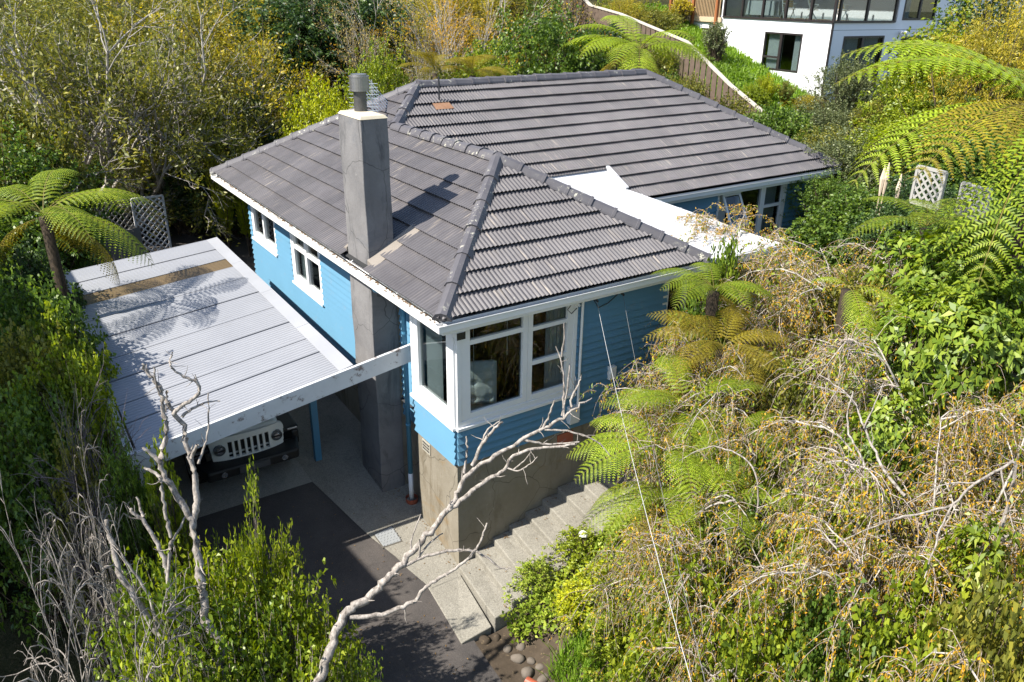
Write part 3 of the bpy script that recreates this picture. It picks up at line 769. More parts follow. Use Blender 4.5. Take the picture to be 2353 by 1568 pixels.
# ------------------------------------------------------------------ pipes, boxes and lights on the walls
dp = MB(); dx, dy = .54, 2.18
dp.tube([(.07, 2.3, 4.5), (.10, 2.25, 4.42), (dx, dy, 4.2), (dx, dy, .92)], .042, 12)
dpo = dp.build('downpipe', M['bluetrim'], house, smooth=True)
d2 = MB(); d2.tube([(dx, dy, .93), (dx, dy, .30)], .043, 12); d2.build('white_foot', M['white'], dpo, smooth=True)
for z in (3.6, 1.9):
    d3 = MB(); d3.tube([(dx, dy, z), (dx, dy, z + .04)], .048, 12); d3.build('pipe_clip', M['bluetrim'], dpo)
gu = MB(); gu.tube([(dx, dy, .24), (dx, dy, .42)], [.10, .115], 14, False); gu.build('gully_collar', M['terracotta'], dpo)
cn = MB(); cn.tube([(2.79, FY - .085, 4.40), (2.79, FY - .085, 2.16)], .022, 8); cn.build('conduit', M['white'], house)
mbx = MB(); mbx.box((2.60, FY - .14, 2.14), (2.80, FY - .02, 2.44)); mbx.build('meter_box', plain('pale_grey_plastic', (.55, .56, .56), .4, .4), house, bevel=.01)
m2 = MB(); m2.box((3.44, FY - .11, 2.73), (3.58, FY - .02, 2.97)); jo = m2.build('junction_box', M['white'], house, bevel=.012)
m3 = MB(); m3.tube([(3.58, FY - .07, 2.74), (3.75, FY - .07, 2.76), (4.68, FY - .07, 2.80)], .012, 6); m3.build('cable', M['white'], jo)
sl = thing('security_light', 'small white security light under the front corner of the eave', 'light', (.50, .36, 4.30))
s1 = MB(); s1.box((-.03, .0, -.02), (.05, .11, .06)); s1.build('bracket', M['white'], sl)
s2 = MB(); s2.hexa([(-.09, -.10, -.10), (.07, -.10, -.10), (.07, .02, -.06), (-.09, .02, -.06), (-.09, -.10, .03), (.07, -.10, .03), (.07, .02, .05), (-.09, .02, .05)]); s2.build('lamp_head', M['white'], sl, bevel=.012)
s3 = MB(); s3.box((-.08, -.106, -.09), (.06, -.101, .02)); s3.build('lens', M['black'], sl)
# cable brackets under the front eave and the service wires to the street
for (x, kind) in ((2.98, 0), (3.52, 1), (2.62, 2)):
    q = MB(); q.box((x - .05, FY - .16, 4.30), (x + .05, FY - .03, 4.41)); q.tube([(x, FY - .12, 4.32), (x + .02, FY - .2, 4.27)], .02, 6)
    q.build('wire_bracket', M['darkmetal'] if kind != 2 else M['white'], house)
lo = MB(); lo.tube([(2.98, FY - .12, 4.28), (3.1, FY - .1, 4.12), (3.3, FY - .1, 4.16), (3.5, FY - .12, 4.30)], .008, 5); lo.tube([(2.56, FY - .1, 4.30), (2.46, FY - .12, 4.22), (2.54, FY - .12, 4.14), (2.66, FY - .1, 4.2)], .008, 5); lo.build('loose_cable', M['black'], house)
def wire(name, label, pts, r, mat):
    a = Vector(pts[0]); b = Vector(pts[-1]); n = 24; P = []
    for i in range(n + 1):
        t = i / n; p = a.lerp(b, t); p.z -= .35 * 4 * t * (1 - t) * pts[1]; P.append(p)
    m = MB(); m.tube(P, r, 5); return tag(m.build(name, mat), label, 'cable', 'service wires to the street')
M['wire'] = plain('pale_wire', (.45, .45, .44), .5, .4); M['wire2'] = plain('grey_wire', (.16, .16, .16), .5, .4)
wire('service_wire', 'pale service wire running from under the front eave past the small wall box', [(2.98, FY - .2, 4.27), .5, tuple(pix(1640, 1750, 6.0))], .0030, M['wire'])
wire('service_wire', 'thin grey service wire starting near the right end of the front eave', [(3.52, FY - .2, 4.27), .5, tuple(pix(1700, 1900, 7.0))], .0028, M['wire2'])

# the tufted chair seen through the corner window
ch = thing('armchair', 'pale tufted armchair standing inside the corner window', 'chair', (1.14, 1.06, 2.2), -.42); ch.scale = (1.22, 1, 1.04)
def tufted():
    n = 26; w = .62; h = .72; V = []; F = []
    tx = [.17, .5, .83]; ty = [.18, .55]
    for j in range(n + 1):
        for i in range(n + 1):
            u, v = i / n, j / n
            e = min(u, 1 - u, v, 1 - v); d = .07 * (1 - math.exp(-e * 16))
            for a in tx:
                for b in ty: d -= .05 * math.exp(-((u - a) ** 2 * w * w + (v - b) ** 2 * h * h) / .0016)
            for a in tx: d -= .008 * math.exp(-((u - a) * w) ** 2 / .0004) * (v < .6)
            for b in ty: d -= .008 * math.exp(-((v - b) * h) ** 2 / .0004)
            V.append(((u - .5) * w, -d, v * h))
    k = n + 1
    for j in range(n):
        for i in range(n): F.append((j * k + i, j * k + i + 1, (j + 1) * k + i + 1, (j + 1) * k + i))
    return np_mesh('backrest', V, F, M['fabric'], smooth=True)
bk = link('backrest', tufted(), ch, (0, -.15, .48))
c1 = MB(); c1.box((-.30, -.14, .50), (.30, -.06, 1.19)); c1.build('back_shell', M['fabric'], ch, bevel=.02)
c2 = MB(); c2.box((-.31, -.06, .30), (.31, .5, .48)); c2.build('seat', M['fabric'], ch, bevel=.04)
for sx in (-.26, .26):
    for sy in (-.1, .45):
        c3 = MB(); c3.tube([(sx, sy, .001), (sx, sy, .30)], [.018, .025], 8); c3.build('leg', M['deck_timber'], ch)
# ------------------------------------------------------------------ steps, path plate, stones
steps = thing('concrete_steps', 'pale exposed-aggregate concrete steps climbing along the front wall', 'steps')
land = MB(); land.hexa([(-.20, -.82, -.5), (.30, -.86, -.5), (.50, .47, -.5), (-.13, .36, -.5), (-.20, -.82, -.150), (.30, -.86, -.05), (.47, .47, .045), (-.13, .36, .024)])
land.build('landing', M['aggregate'], steps, bevel=.012)
for k in range(14):
    xa = .48 + .337 * k; z = .12 + .128 * k; xb = xa + .36
    rk = random.Random(k); j = lambda: rk.uniform(-.012, .012)
    sh = -.14
    m = MB(); m.hexa([(xa + sh, -.88 + j(), z - .5), (xb + sh, -.88, z - .5), (xb, .475, z - .5), (xa, .475, z - .5), (xa + sh + j(), -.88 + j() * 2, z - .01 + j() * .5), (xb + sh, -.88, z - .006), (xb, .475, z + .004), (xa + j(), .475, z + j() * .4)])
    m.build('step', M['aggregate'], steps, bevel=.018)
dp_ = Vector((0, .168, 0))
hz = lambda y: float(drive(y)) + .018
hp = thing('drain_cover', 'metal tread-plate drain cover set in the concrete path', 'cover', (0, 0, 0))
q = [(-.417, 1.746), (-.043, 1.797), (-.049, 1.387), (-.401, 1.402)]
mb = MB(); mb.hexa([(x, y, hz(y) - .03) for x, y in (q[3], q[2], q[1], q[0])] + [(x, y, hz(y) + .006) for x, y in (q[3], q[2], q[1], q[0])]); mb.build('frame', plain('dark_joint', (.10, .09, .075), .9, .2), hp)
q2 = [(x * .9 - .023, 1.585 + (y - 1.585) * .9) for x, y in q]
mb = MB(); mb.hexa([(x, y, hz(y)) for x, y in (q2[3], q2[2], q2[1], q2[0])] + [(x, y, hz(y) + .012) for x, y in (q2[3], q2[2], q2[1], q2[0])]); pl = mb.build('plate', plain('tread_plate', (.36, .37, .37), .45, .5, .4, var=.1), hp)
mb = MB()
for i in range(6):
    for j in range(6):
        x = -.37 + i * .06 + (j % 2) * .02; y = 1.43 + j * .055; mb.beam((x - .015, y - .008, hz(y) + .014), (x + .015, y + .008, hz(y) + .017), .008, .006)
tag(mb.build('tread', pl.data.materials[0], hp), kind='stuff')
def stone(name, label, p, r, seed, mat, sq=.75, group=None):
    b = bmesh.new(); bmesh.ops.create_icosphere(b, subdivisions=2, radius=1); rr = random.Random(seed)
    ph = [rr.uniform(0, 6) for _ in range(6)]
    for v in b.verts:
        c = v.co; k = 1 + .13 * math.sin(2.3 * c.x + ph[0]) + .12 * math.sin(2.7 * c.y + ph[1]) + .1 * math.sin(3.1 * c.z + ph[2])
        v.co = (c.x * k * r, c.y * k * r * rr.uniform(.97, 1.03) * .85, c.z * k * r * sq)
    me = bpy.data.meshes.new(name); b.to_mesh(me); b.free(); me.materials.append(mat); me.polygons.foreach_set('use_smooth', [True] * len(me.polygons))
    o = link(name, me, None, p); o.rotation_euler = (0, 0, rr.uniform(0, 6)); return tag(o, label, 'stone', group)
stone('white_stone', 'white rounded stone at the outer end of the steps', (2.02, -.86, .94), .085, 3, plain('white_stone', (.75, .75, .72), .6, .3), .6)
# terracotta half pipe lying on the soil
tc = thing('clay_pipe', 'broken length of glossy terracotta pipe lying on the soil', 'pipe')
pa = Vector((.25, -1.86, float(T(.25, -1.86)) + .10)); pb_ = pa + Vector((.42, -1.05, -.02))
dirp = (pb_ - pa).normalized(); sd = dirp.cross(Vector((0, 0, 1))).normalized(); upv = sd.cross(dirp)
for (s0, s1, r) in ((0, .47, .075), (.475, 1, .08)):
    mb = MB(); N = 10
    for ring in range(1):
        A_ = pa.lerp(pb_, s0); B_ = pa.lerp(pb_, s1)
        for i in range(N):
            t0 = math.pi * (1.1 * i / N - .05); t1 = math.pi * (1.1 * (i + 1) / N - .05)
            f = lambda c, t, rr: c + sd * math.cos(t) * rr + upv * math.sin(t) * rr
            mb.face([f(A_, t0, r), f(B_, t0, r), f(B_, t1, r), f(A_, t1, r)])
            mb.face([f(A_, t0, r - .014), f(A_, t0, r), f(A_, t1, r), f(A_, t1, r - .014)])
            mb.face([f(B_, t0, r - .014), f(A_, t0, r - .014), f(A_, t1, r - .014), f(B_, t1, r - .014)])
    mb.build('pipe_piece', M['terracotta'], tc, smooth=True)
# bare soil at the foot of the bank
soil_x = np.linspace(-.02, 1.25, 24); soil_y = np.linspace(-3.6, -.9, 40)
soil = grid_sheet('soil_bed', soil_x, soil_y, .035, M['soil'])
tag(soil, kind='structure')

# ------------------------------------------------------------------ carport
cp = thing('carport', 'flat carport with white corrugated sheet roof left of the house', 'carport')
CPC = {'FR': (-.40, 2.12, 3.235), 'BR': (-.40, 9.87, 3.41), 'FL': (-3.72, 2.12, 2.74), 'BL': (-3.55, 9.87, 3.13)}
def cpz(x, y):
    t = (y - 2.12) / 7.75; s = (x + .40) / -3.25
    zr_ = 3.235 + .175 * t; zl = 2.74 + .39 * t
    return zr_ + (zl - zr_) * s
def corr_sheet(y0, y1, name, mat, lift=0, xl=-3.66, xr=-.50):
    pitch = .076; n = max(2, round((y1 - y0) / pitch)); k = 6; V = []; F = []
    ys_ = np.linspace(y0, y1, n * k + 1); xs_ = np.linspace(xl, xr, 5)
    for y in ys_:
        h = .021 * math.cos((y - y0) / ((y1 - y0) / n) * 2 * math.pi)
        for x in xs_: V.append((x, y, cpz(x, y) + h + lift))
    for j in range(len(ys_) - 1):
        for i in range(4): F.append((j * 5 + i, j * 5 + i + 1, (j + 1) * 5 + i + 1, (j + 1) * 5 + i))
    o = link(name, np_mesh(name, V, F, mat, smooth=True), cp)
    return o
edges = [2.16, 3.02, 3.62, 4.45, 5.25, 6.15, 7.05, 7.78, 8.38, 9.12, 9.86]
for i in range(len(edges) - 1):
    a, b = edges[i], edges[i + 1]
    if i == 7: corr_sheet(a - .05, b + .05, 'skylight_sheet', M['clearsheet'], -.012)
    else: corr_sheet(a - (.02 if i else 0), b + .02 if i < 9 else b, 'roof_sheet', M['corr'], .007 * (i % 2))
fl = MB()
for i in range(4):
    a, b = 2.16 + i * 1.925, 2.16 + (i + 1) * 1.925
    fl = MB()
    P = lambda x, y, dz: (x, y, cpz(x, y) + dz)
    fl.hexa([P(-.62, a, .022), P(-.385, a, .03), P(-.385, b - .006, .03), P(-.62, b - .006, .022), P(-.62, a, .028), P(-.385, a, .042), P(-.385, b - .006, .042), P(-.62, b - .006, .028)])
    fl.hexa([P(-.40, a, -.13), P(-.385, a, -.13), P(-.385, b - .006, -.13), P(-.40, b - .006, -.13), P(-.40, a, .03), P(-.385, a, .03), P(-.385, b - .006, .03), P(-.40, b - .006, .03)])
    fl.build('edge_flashing', M['corr'], cp)
bmz = lambda x: cpz(x, 2.1) + .06
bm = MB(); n = 16
for i in range(n):
    xa = -3.80 + (WX + 3.80) * i / n; xb = -3.80 + (WX + 3.80) * (i + 1) / n
    za = 2.74 + (3.235 - 2.74) / 3.32 * (xa + 3.72) + .05; zb = 2.74 + (3.235 - 2.74) / 3.32 * (xb + 3.72) + .05
    za = min(za, 3.235 + .07 * (xa > -.4) + (za - 3.235) if xa > -.4 else za); 
    bm.hexa([(xa, 2.06, za - .30), (xb, 2.06, zb - .30), (xb, 2.115, zb - .30), (xa, 2.115, za - .30), (xa, 2.06, za), (xb, 2.06, zb), (xb, 2.115, zb), (xa, 2.115, za)])
bo = bm.build('front_beam', M['beam'], cp); weld(bo.data)
for y in (3.9, 5.8, 7.75, 9.7):
    r_ = MB(); r_.beam((-3.62, y, cpz(-3.62, y) - .12), (-.45, y, cpz(-.45, y) - .12), .05, .16); r_.build('rafter', M['beam'], cp)
for (x) in (-.47, -3.6):
    r_ = MB(); r_.beam((x, 2.12, cpz(x, 2.12) - .13), (x, 9.85, cpz(x, 9.85) - .13), .05, .2); r_.build('side_beam', M['beam'], cp)
for (x, y) in ((-.50, 3.95), (-3.62, 2.35), (-.50, 9.6), (-3.58, 6.2), (-3.55, 9.6)):
    z0 = float(drive(y)) ; r_ = MB(); r_.box((x - .06, y - .05, z0), (x + .06, y + .05, cpz(x, y) - .06)); r_.build('post', M['bluetrim'] if x > -1 else M['beam'], cp)
gt = MB()
for a, b in ((2.12, 9.9),):
    for (o0, o1, zz0, zz1) in ((-.10, 0, -.11, -.10), (-.105, -.095, -.11, .0), (-.004, .004, -.11, -.02)):
        gt.hexa([(-3.70 + o0, a, cpz(-3.7, a) + zz0), (-3.70 + o1, a, cpz(-3.7, a) + zz0), (-3.62 + o1, b, cpz(-3.62, b) + zz0), (-3.62 + o0, b, cpz(-3.62, b) + zz0),
                 (-3.70 + o0, a, cpz(-3.7, a) + zz1), (-3.70 + o1, a, cpz(-3.7, a) + zz1), (-3.62 + o1, b, cpz(-3.62, b) + zz1), (-3.62 + o0, b, cpz(-3.62, b) + zz1)])
gt.build('gutter', M['gutter'], cp)

# ------------------------------------------------------------------ the car under it
M['carwhite'] = plain('cream_car_paint', (.62, .63, .60), .25, .5, var=.03)
M['carblack'] = plain('black_plastic', (.012, .012, .013), .5, .4)
M['tyre'] = plain('tyre_rubber', (.015, .015, .015), .8, .2)
M['lens'] = plain('lamp_lens', (.10, .11, .12), .1, .9, .3)
M['chrome'] = plain('reflector_chrome', (.7, .72, .75), .15, .8, .9)
gx = -1.79; gy = 3.72; gz = float(drive(4.4)) - .015
car = thing('parked_car', 'cream off-road car with seven-slot grille parked under the carport', 'car', (gx, gy, gz), 0)
car.rotation_euler = (R(3.2), 0, R(0))
body = MB()
body.hexa([(-.62, .03, .72), (.62, .03, .72), (.70, 1.25, .70), (-.70, 1.25, .70), (-.56, .06, 1.14), (.56, .06, 1.14), (.70, 1.25, 1.20), (-.70, 1.25, 1.20)])
body.hexa([(-.76, 1.25, .45), (.76, 1.25, .45), (.76, 4.05, .45), (-.76, 4.05, .45), (-.76, 1.25, 1.20), (.76, 1.25, 1.20), (.76, 4.05, 1.22), (-.76, 4.05, 1.22)])
bd_ = body.build('body', M['carwhite'], car, bevel=.04)
hood = MB(); hood.hexa([(-.565, .0, 1.11), (.565, .0, 1.11), (.70, 1.24, 1.18), (-.70, 1.24, 1.18), (-.50, .07, 1.17), (.50, .07, 1.17), (.64, 1.22, 1.26), (-.64, 1.22, 1.26)]); hood.build('bonnet', M['carwhite'], car, bevel=.03)
roof_ = MB(); roof_.hexa([(-.70, 1.45, 1.20), (.70, 1.45, 1.20), (.70, 4.0, 1.22), (-.70, 4.0, 1.22), (-.62, 1.75, 1.80), (.62, 1.75, 1.80), (.62, 3.95, 1.80), (-.62, 3.95, 1.80)]); roof_.build('hard_top', M['carblack'], car, bevel=.05)
ws = MB(); ws.face([(-.60, 1.455, 1.26), (.60, 1.455, 1.26), (.54, 1.735, 1.74), (-.54, 1.735, 1.74)]); ws.build('windscreen', plain('dark_glass', (.02, .022, .025), .08, .8), car)
# grille: one panel with seven tall openings and two round lamp holes, built as a sheet with holes
def grille():
    W_, H_ = 1.30, .52; b = bmesh.new()
    def outline(x):    # half-height at x: rounded, wider at the top
        return 0
    NX, NZ = 130, 52; V = {}; F = []
    def inside(x, z):
        # rounded trapezium
        hw = .60 + .05 * (z / .52) ; 
        if abs(x) > hw: return False
        cr = .13
        for zz in (0, .52):
            dz = abs(z - zz)
            if dz < cr and abs(x) > hw - cr:
                if (abs(x) - (hw - cr)) ** 2 + (cr - dz) ** 2 > cr * cr: return False
        for i in range(7):
            c = (i - 3) * .105
            if abs(x - c) < .034 and .12 < z < .42:
                if z < .12 + .0 or z > .42: pass
                return False
        for s in (-1, 1):
            if (x - s * .49) ** 2 + (z - .30) ** 2 < .098 ** 2: return False
        return True
    verts = []; idx = {}
    def vid(i, k, y):
        key = (i, k, y)
        if key not in idx:
            x = -W_ / 2 + W_ * i / NX; z = H_ * k / NZ
            yy = .10 * (abs(x) / .65) ** 3 + (.02 - .05 * (z / .52)) * -1 + y
            idx[key] = len(verts); verts.append((x, yy, z))
        return idx[key]
    fs = []
    ins = [[inside(-W_ / 2 + W_ * (i + .5) / NX, H_ * (k + .5) / NZ) for k in range(NZ)] for i in range(NX)]
    for i in range(NX):
        for k in range(NZ):
            if not ins[i][k]: continue
            fs.append((vid(i, k, 0), vid(i + 1, k, 0), vid(i + 1, k + 1, 0), vid(i, k + 1, 0)))
            for (di, dk, e) in ((-1, 0, ((i, k), (i, k + 1))), (1, 0, ((i + 1, k + 1), (i + 1, k))), (0, -1, ((i + 1, k), (i, k))), (0, 1, ((i, k + 1), (i + 1, k + 1)))):
                a, c = i + di, k + dk
                if not (0 <= a < NX and 0 <= c < NZ) or not ins[a][c]:
                    p, q = e; fs.append((vid(*p, 0), vid(*q, 0), vid(*q, .055), vid(*p, .055)))
    me = bpy.data.meshes.new('grille'); me.from_pydata(verts, [], fs); me.materials.append(M['carwhite']); return me
gr = link('grille', grille(), car, (0, -.06, .62))
bkp = MB(); bkp.box((-.55, .035, .68), (.55, .05, 1.08)); bkp.build('radiator', M['carblack'], car)
for s in (-1, 1):
    hb = MB(); hb.tube([(s * .49, -.045, .92), (s * .49, .06, .92)], [.097, .09], 24); ho = hb.build('headlight', M['lens'], car, smooth=False)
    hb = MB(); hb.tube([(s * .49, -.055, .92), (s * .49, -.045, .92)], [.052, .058], 20); hb.build('projector', M['chrome'], ho)
    hb = MB(); hb.box((s * .49 - .085, -.058, .905), (s * .49 + .085, -.05, .935)); hb.build('lamp_bar', M['carblack'], ho)
    fn = MB()
    P = [(.62, .10), (.93, .12), (.94, 1.15), (.62, 1.15)]
    fn.hexa([(s * x, y, .84) for x, y in (P if s > 0 else P[::-1])] + [(s * x, y, .93) for x, y in (P if s > 0 else P[::-1])])
    fn.hexa([(s * x, y, .55) for x, y in ([(.80, .10), (.93, .10), (.93, .16), (.80, .16)] if s > 0 else [(.80, .16), (.93, .16), (.93, .10), (.80, .10)])] + [(s * x, y, .84) for x, y in ([(.80, .10), (.93, .10), (.93, .16), (.80, .16)] if s > 0 else [(.80, .16), (.93, .16), (.93, .10), (.80, .10)])])
    fo = fn.build('wheel_arch', M['carblack'], car, bevel=.03)
    il = MB(); il.box((min(s * .72, s * .90), .085, .885), (max(s * .72, s * .90), .10, .91)); il.build('indicator', M['chrome'], fo)
    for wy in (.62, 3.35):
        wh = MB(); wh.tube([(s * .66, wy, .39), (s * .70, wy, .39), (s * .88, wy, .39), (s * .91, wy, .39)], [.34, .375, .375, .34], 24); wo = wh.build('wheel', M['tyre'], car)
        wr = MB(); wr.tube([(s * .885, wy, .39), (s * .915, wy, .39)], [.21, .19], 18); wr.build('rim', M['alu'], wo)
    fg = MB(); fg.tube([(s * .52, -.30, .60), (s * .52, -.26, .60)], [.05, .055], 14); fg.build('fog_light', M['chrome'], car)
    mi = MB(); mi.box((min(s * .80, s * 1.0), 1.5, 1.2), (max(s * .80, s * 1.0), 1.58, 1.38)); mi.build('mirror', M['carblack'], car, bevel=.02)
bp = MB(); bp.hexa([(-.78, -.28, .50), (.78, -.28, .50), (.90, .10, .50), (-.90, .10, .50), (-.78, -.28, .70), (.78, -.28, .70), (.90, .10, .72), (-.90, .10, .72)]); bp.build('bumper', M['carblack'], car, bevel=.04)
np_ = MB(); np_.box((-.26, -.30, .54), (.26, -.283, .66)); np_.build('number_plate', plain('grey_plate', (.07, .07, .075), .5, .3), car)

# fallen leaves and grit caught on the steps, path and drive
lr = random.Random(17); mb = MB()
def litter(x, y, z, r):
    a = lr.uniform(0, 6.28); c, s_ = math.cos(a) * r, math.sin(a) * r; mb.face([(x - c, y - s_, z), (x + s_ * .45, y - c * .45, z + r * .25), (x + c, y + s_, z + .002), (x - s_ * .45, y + c * .45, z + r * .3)])
for i in range(240):
    k = lr.randrange(9); x = .48 + .337 * k + .31 - abs(lr.gauss(0, .09)) - .14 * .5; y = lr.choice([lr.uniform(-.85, .45), .46 - abs(lr.gauss(0, .12)), -.86 + abs(lr.gauss(0, .12))]); litter(x, y, .12 + .128 * k + .012, lr.uniform(.008, .022))
for i in range(160):
    y = lr.uniform(.4, 3.2); litter(lr.choice([.50 - abs(lr.gauss(0, .08)), lr.uniform(-.5, .5)]), y, hz(y) + .006, lr.uniform(.008, .022))
for i in range(260):
    y = lr.uniform(-2.2, 3.0); x = lr.uniform(-2.6, -.15); litter(x if y > .3 else min(x, -.25), y, float(drive(y)) + .006, lr.uniform(.008, .024))
tag(mb.build('leaf_litter', plain('dead_leaves', (.16, .10, .045), .9, .1, var=.5, vs=30)), 'small dead leaves scattered on the steps and drive', 'leaves', None, 'stuff')
# ------------------------------------------------------------------ white house on the higher section behind
wh = thing('white_house', 'white rendered neighbour house with black window frames and glazed balcony', 'house', (25.0, 12.65, 0), 0)
wh.rotation_euler = (0, 0, R(-6.3))
# local axes: +x along the right face, +y along the left face, walls at x=0 and y=0
M['render'] = plain('white_render', (.70, .70, .72), .6, .3, var=.02, bump=.05, bs=12)
M['frame'] = plain('dark_bronze_frame', (.022, .017, .018), .4, .5)
HL = [(1.49, 3.67, 5.68, 7.22), (6.24, 7.92, 6.55, 7.2)]       # holes in the left face
HR = [(.72, 3.1, 5.0, 7.2), (4.15, 5.85, 4.6, 7.15)]
def wsheath(axis, a, b, z0, z1, holes, th, mb, off=0):
    us = sorted({a, b, *[h[0] for h in holes], *[h[1] for h in holes]})
    for p, q in zip(us[:-1], us[1:]):
        zs = [(z0, z1)]
        for h in holes:
            if h[0] <= p and h[1] >= q: zs = [s for (c, d) in zs for s in ((c, min(d, h[2])), (max(c, h[3]), d)) if s[1] - s[0] > .001]
        for c, d in zs:
            if axis == 1: mb.box((off, p, c), (off + th, q, d))
            else: mb.box((p, off, c), (q, off + th, d))
m = MB(); wsheath(1, 0, 12, 3.2, 7.42, HL, .12, m); wsheath(1, 0, 12, 7.435, 7.70, [], .12, m); m.build('wall', M['render'], wh)
m = MB(); wsheath(0, .12, 12, 3.2, 7.42, HR, .12, m); wsheath(0, .12, 12, 7.435, 7.70, [], .12, m); m.build('wall', M['render'], wh)
m = MB(); m.box((.006, .006, 7.415), (.1, 12, 7.44)); m.box((.1, .006, 7.415), (12, .1, 7.44)); m.build('wall_groove', M['frame'], wh)
m = MB(); m.box((-.035, -.035, 3.2), (.03, .03, 7.70)); m.build('corner_flashing', M['frame'], wh)
m = MB(); m.box((.2, .2, 7.70), (3.5, 6.45, 7.705)); m.build('balcony_floor', plain('deck_floorboards', (.30, .20, .13), .7, .2), wh)
m = MB(); m.box((.2, .2, 7.55), (11.9, 11.9, 7.69)); m.box((3.4, 3.0, 4), (3.5, 11.9, 7.5)); m.box((.2, 5.2, 4), (3.4, 5.3, 7.5)); m.build('floor', M['interior'], wh)
def wwin(axis, u0, u1, z0, z1, bars, off=0):
    f = MB(); w = .07
    def bx(mb, r, d0, d1):
        if axis == 1: mb.box((off + d0, r[0], r[2]), (off + d1, r[1], r[3]))
        else: mb.box((r[0], off + d0, r[2]), (r[1], off + d1, r[3]))
    bx(f, (u0, u1, z0, z0 + w), -.02, .08); bx(f, (u0, u1, z1 - w, z1), -.02, .08); bx(f, (u0, u0 + w, z0 + w, z1 - w), -.02, .08); bx(f, (u1 - w, u1, z0 + w, z1 - w), -.02, .08)
    o = f.build('window', M['frame'], wh)
    for b in bars: m = MB(); bx(m, b, -.015, .07); m.build('mullion', M['frame'], o)
    m = MB(); bx(m, (u0 + w, u1 - w, z0 + w, z1 - w), .03, .034); m.build('pane', M['glass'], o)
    return o
w1 = wwin(1, *HL[0], [(2.62, 2.76, 5.75, 7.15), (2.76, 3.60, 6.17, 6.25)])
curtain(w1, (.2, 2.08), (.2, 1.55), 5.7, 7.2, .03, 5); curtain(w1, (.2, 3.6), (.2, 2.72), 5.7, 7.2, .03, 7)
w2 = wwin(1, *HL[1], []); curtain(w2, (.2, 7.9), (.2, 7.5), 6.5, 7.2, .03, 3)
w3 = wwin(0, *HR[0], [(1.80, 1.92, 5.07, 7.13)]); curtain(w3, (.78, .2), (1.8, .2), 4.9, 7.2, .03, 9); curtain(w3, (1.95, .2), (3.0, .2), 4.9, 7.2, .03, 9)
m = MB(); m.box((4.15, -.02, 4.6), (4.23, .08, 7.15)); m.box((5.77, -.02, 4.6), (5.85, .08, 7.15)); m.box((4.23, -.02, 7.07), (5.77, .08, 7.15)); do = m.build('door_frame', M['frame'], wh)
m = MB(); m.box((4.23, .04, 4.6), (5.77, .05, 7.07)); m.build('pane', M['glass'], do)
# upper floor: balcony glazed between dark posts, rooms behind
m = MB(); m.box((-.06, -.06, 7.70), (.10, 6.5, 7.78)); m.box((.10, -.06, 7.70), (3.55, .10, 7.78)); m.build('balcony_rail_foot', M['frame'], wh)
for y in (0, 1.23, 2.62, 3.98, 5.27, 6.45): m = MB(); m.box((-.045, y - .05, 7.78), (.055, y + .05, 11.9)); m.build('balcony_post', M['frame'], wh)
for x in (.28, 1.82, 3.5): m = MB(); m.box((x - .05, -.045, 7.78), (x + .05, .055, 11.9)); m.build('balcony_post', M['frame'], wh)
ys_ = [0, 1.23, 2.62, 3.98, 5.27, 6.45]
for a, b in zip(ys_[:-1], ys_[1:]): m = MB(); m.box((.0, a + .05, 7.78), (.006, b - .05, 11.8)); m.build('balcony_pane', M['glass'], wh)
for a, b in ((.33, 1.77), (1.87, 3.45)): m = MB(); m.box((a, .0, 7.78), (b, .006, 11.8)); m.build('balcony_pane', M['glass'], wh)
m = MB(); m.box((0, 6.5, 7.7), (3.6, 6.62, 11.99)); m.box((3.55, .12, 7.7), (3.67, 6.5, 11.99)); m.build('balcony_wall', M['render'], wh)
m = MB(); wsheath(0, 3.67, 12, 7.70, 11.99, [(3.98, 6.0, 7.79, 9.8)], .12, m); m.build('upper_wall', M['render'], wh)
w5 = wwin(0, 3.98, 6.0, 7.79, 9.8, [(4.95, 5.05, 7.86, 9.73)]); curtain(w5, (4.1, .3), (4.7, .3), 7.8, 9.8, .04, 6)
m = MB(); m.box((.1, .1, 12.0), (12, 12, 12.2)); m.build('upper_roof', M['frame'], wh)
# timber deck at the left end
m = MB(); m.box((-.12, 6.5, 7.48), (-.06, 10.6, 7.70)); m.build('deck_board', plain('pale_timber', (.42, .33, .22), .7, .2), wh)
m = MB(); m.box((-.06, 6.64, 7.62), (2.5, 11, 7.68)); m.build('deck_floor', M['timber'], wh)
for y, zb in ((6.80, 7.05), (8.50, 6.95), (10.25, 6.6)): m = MB(); m.box((-.22, y - .07, zb), (-.12, y + .07, 9.9)); m.build('deck_post', M['deck_timber'], wh)
BAL = MB().box((-.02, -.022, 7.70), (.02, .022, 8.75)).mesh('baluster', plain('baluster_timber', (.33, .22, .12), .7, .2, var=.3))
for i in range(34): link('baluster', BAL, wh, (-.09, 6.68 + i * .108, 0))
m = MB(); m.box((-.13, 6.6, 8.75), (-.05, 10.4, 8.80)); m.build('deck_rail', M['deck_timber'], wh)
m = MB(); m.box((3.95, -.06, 7.28), (4.1, 0, 7.40)); m.tube([(4.0, -.06, 7.34), (3.92, -.2, 7.28)], [.05, .07], 10); m.tube([(4.05, -.06, 7.34), (4.16, -.2, 7.3)], [.05, .07], 10); m.build('flood_light', M['white'], wh)
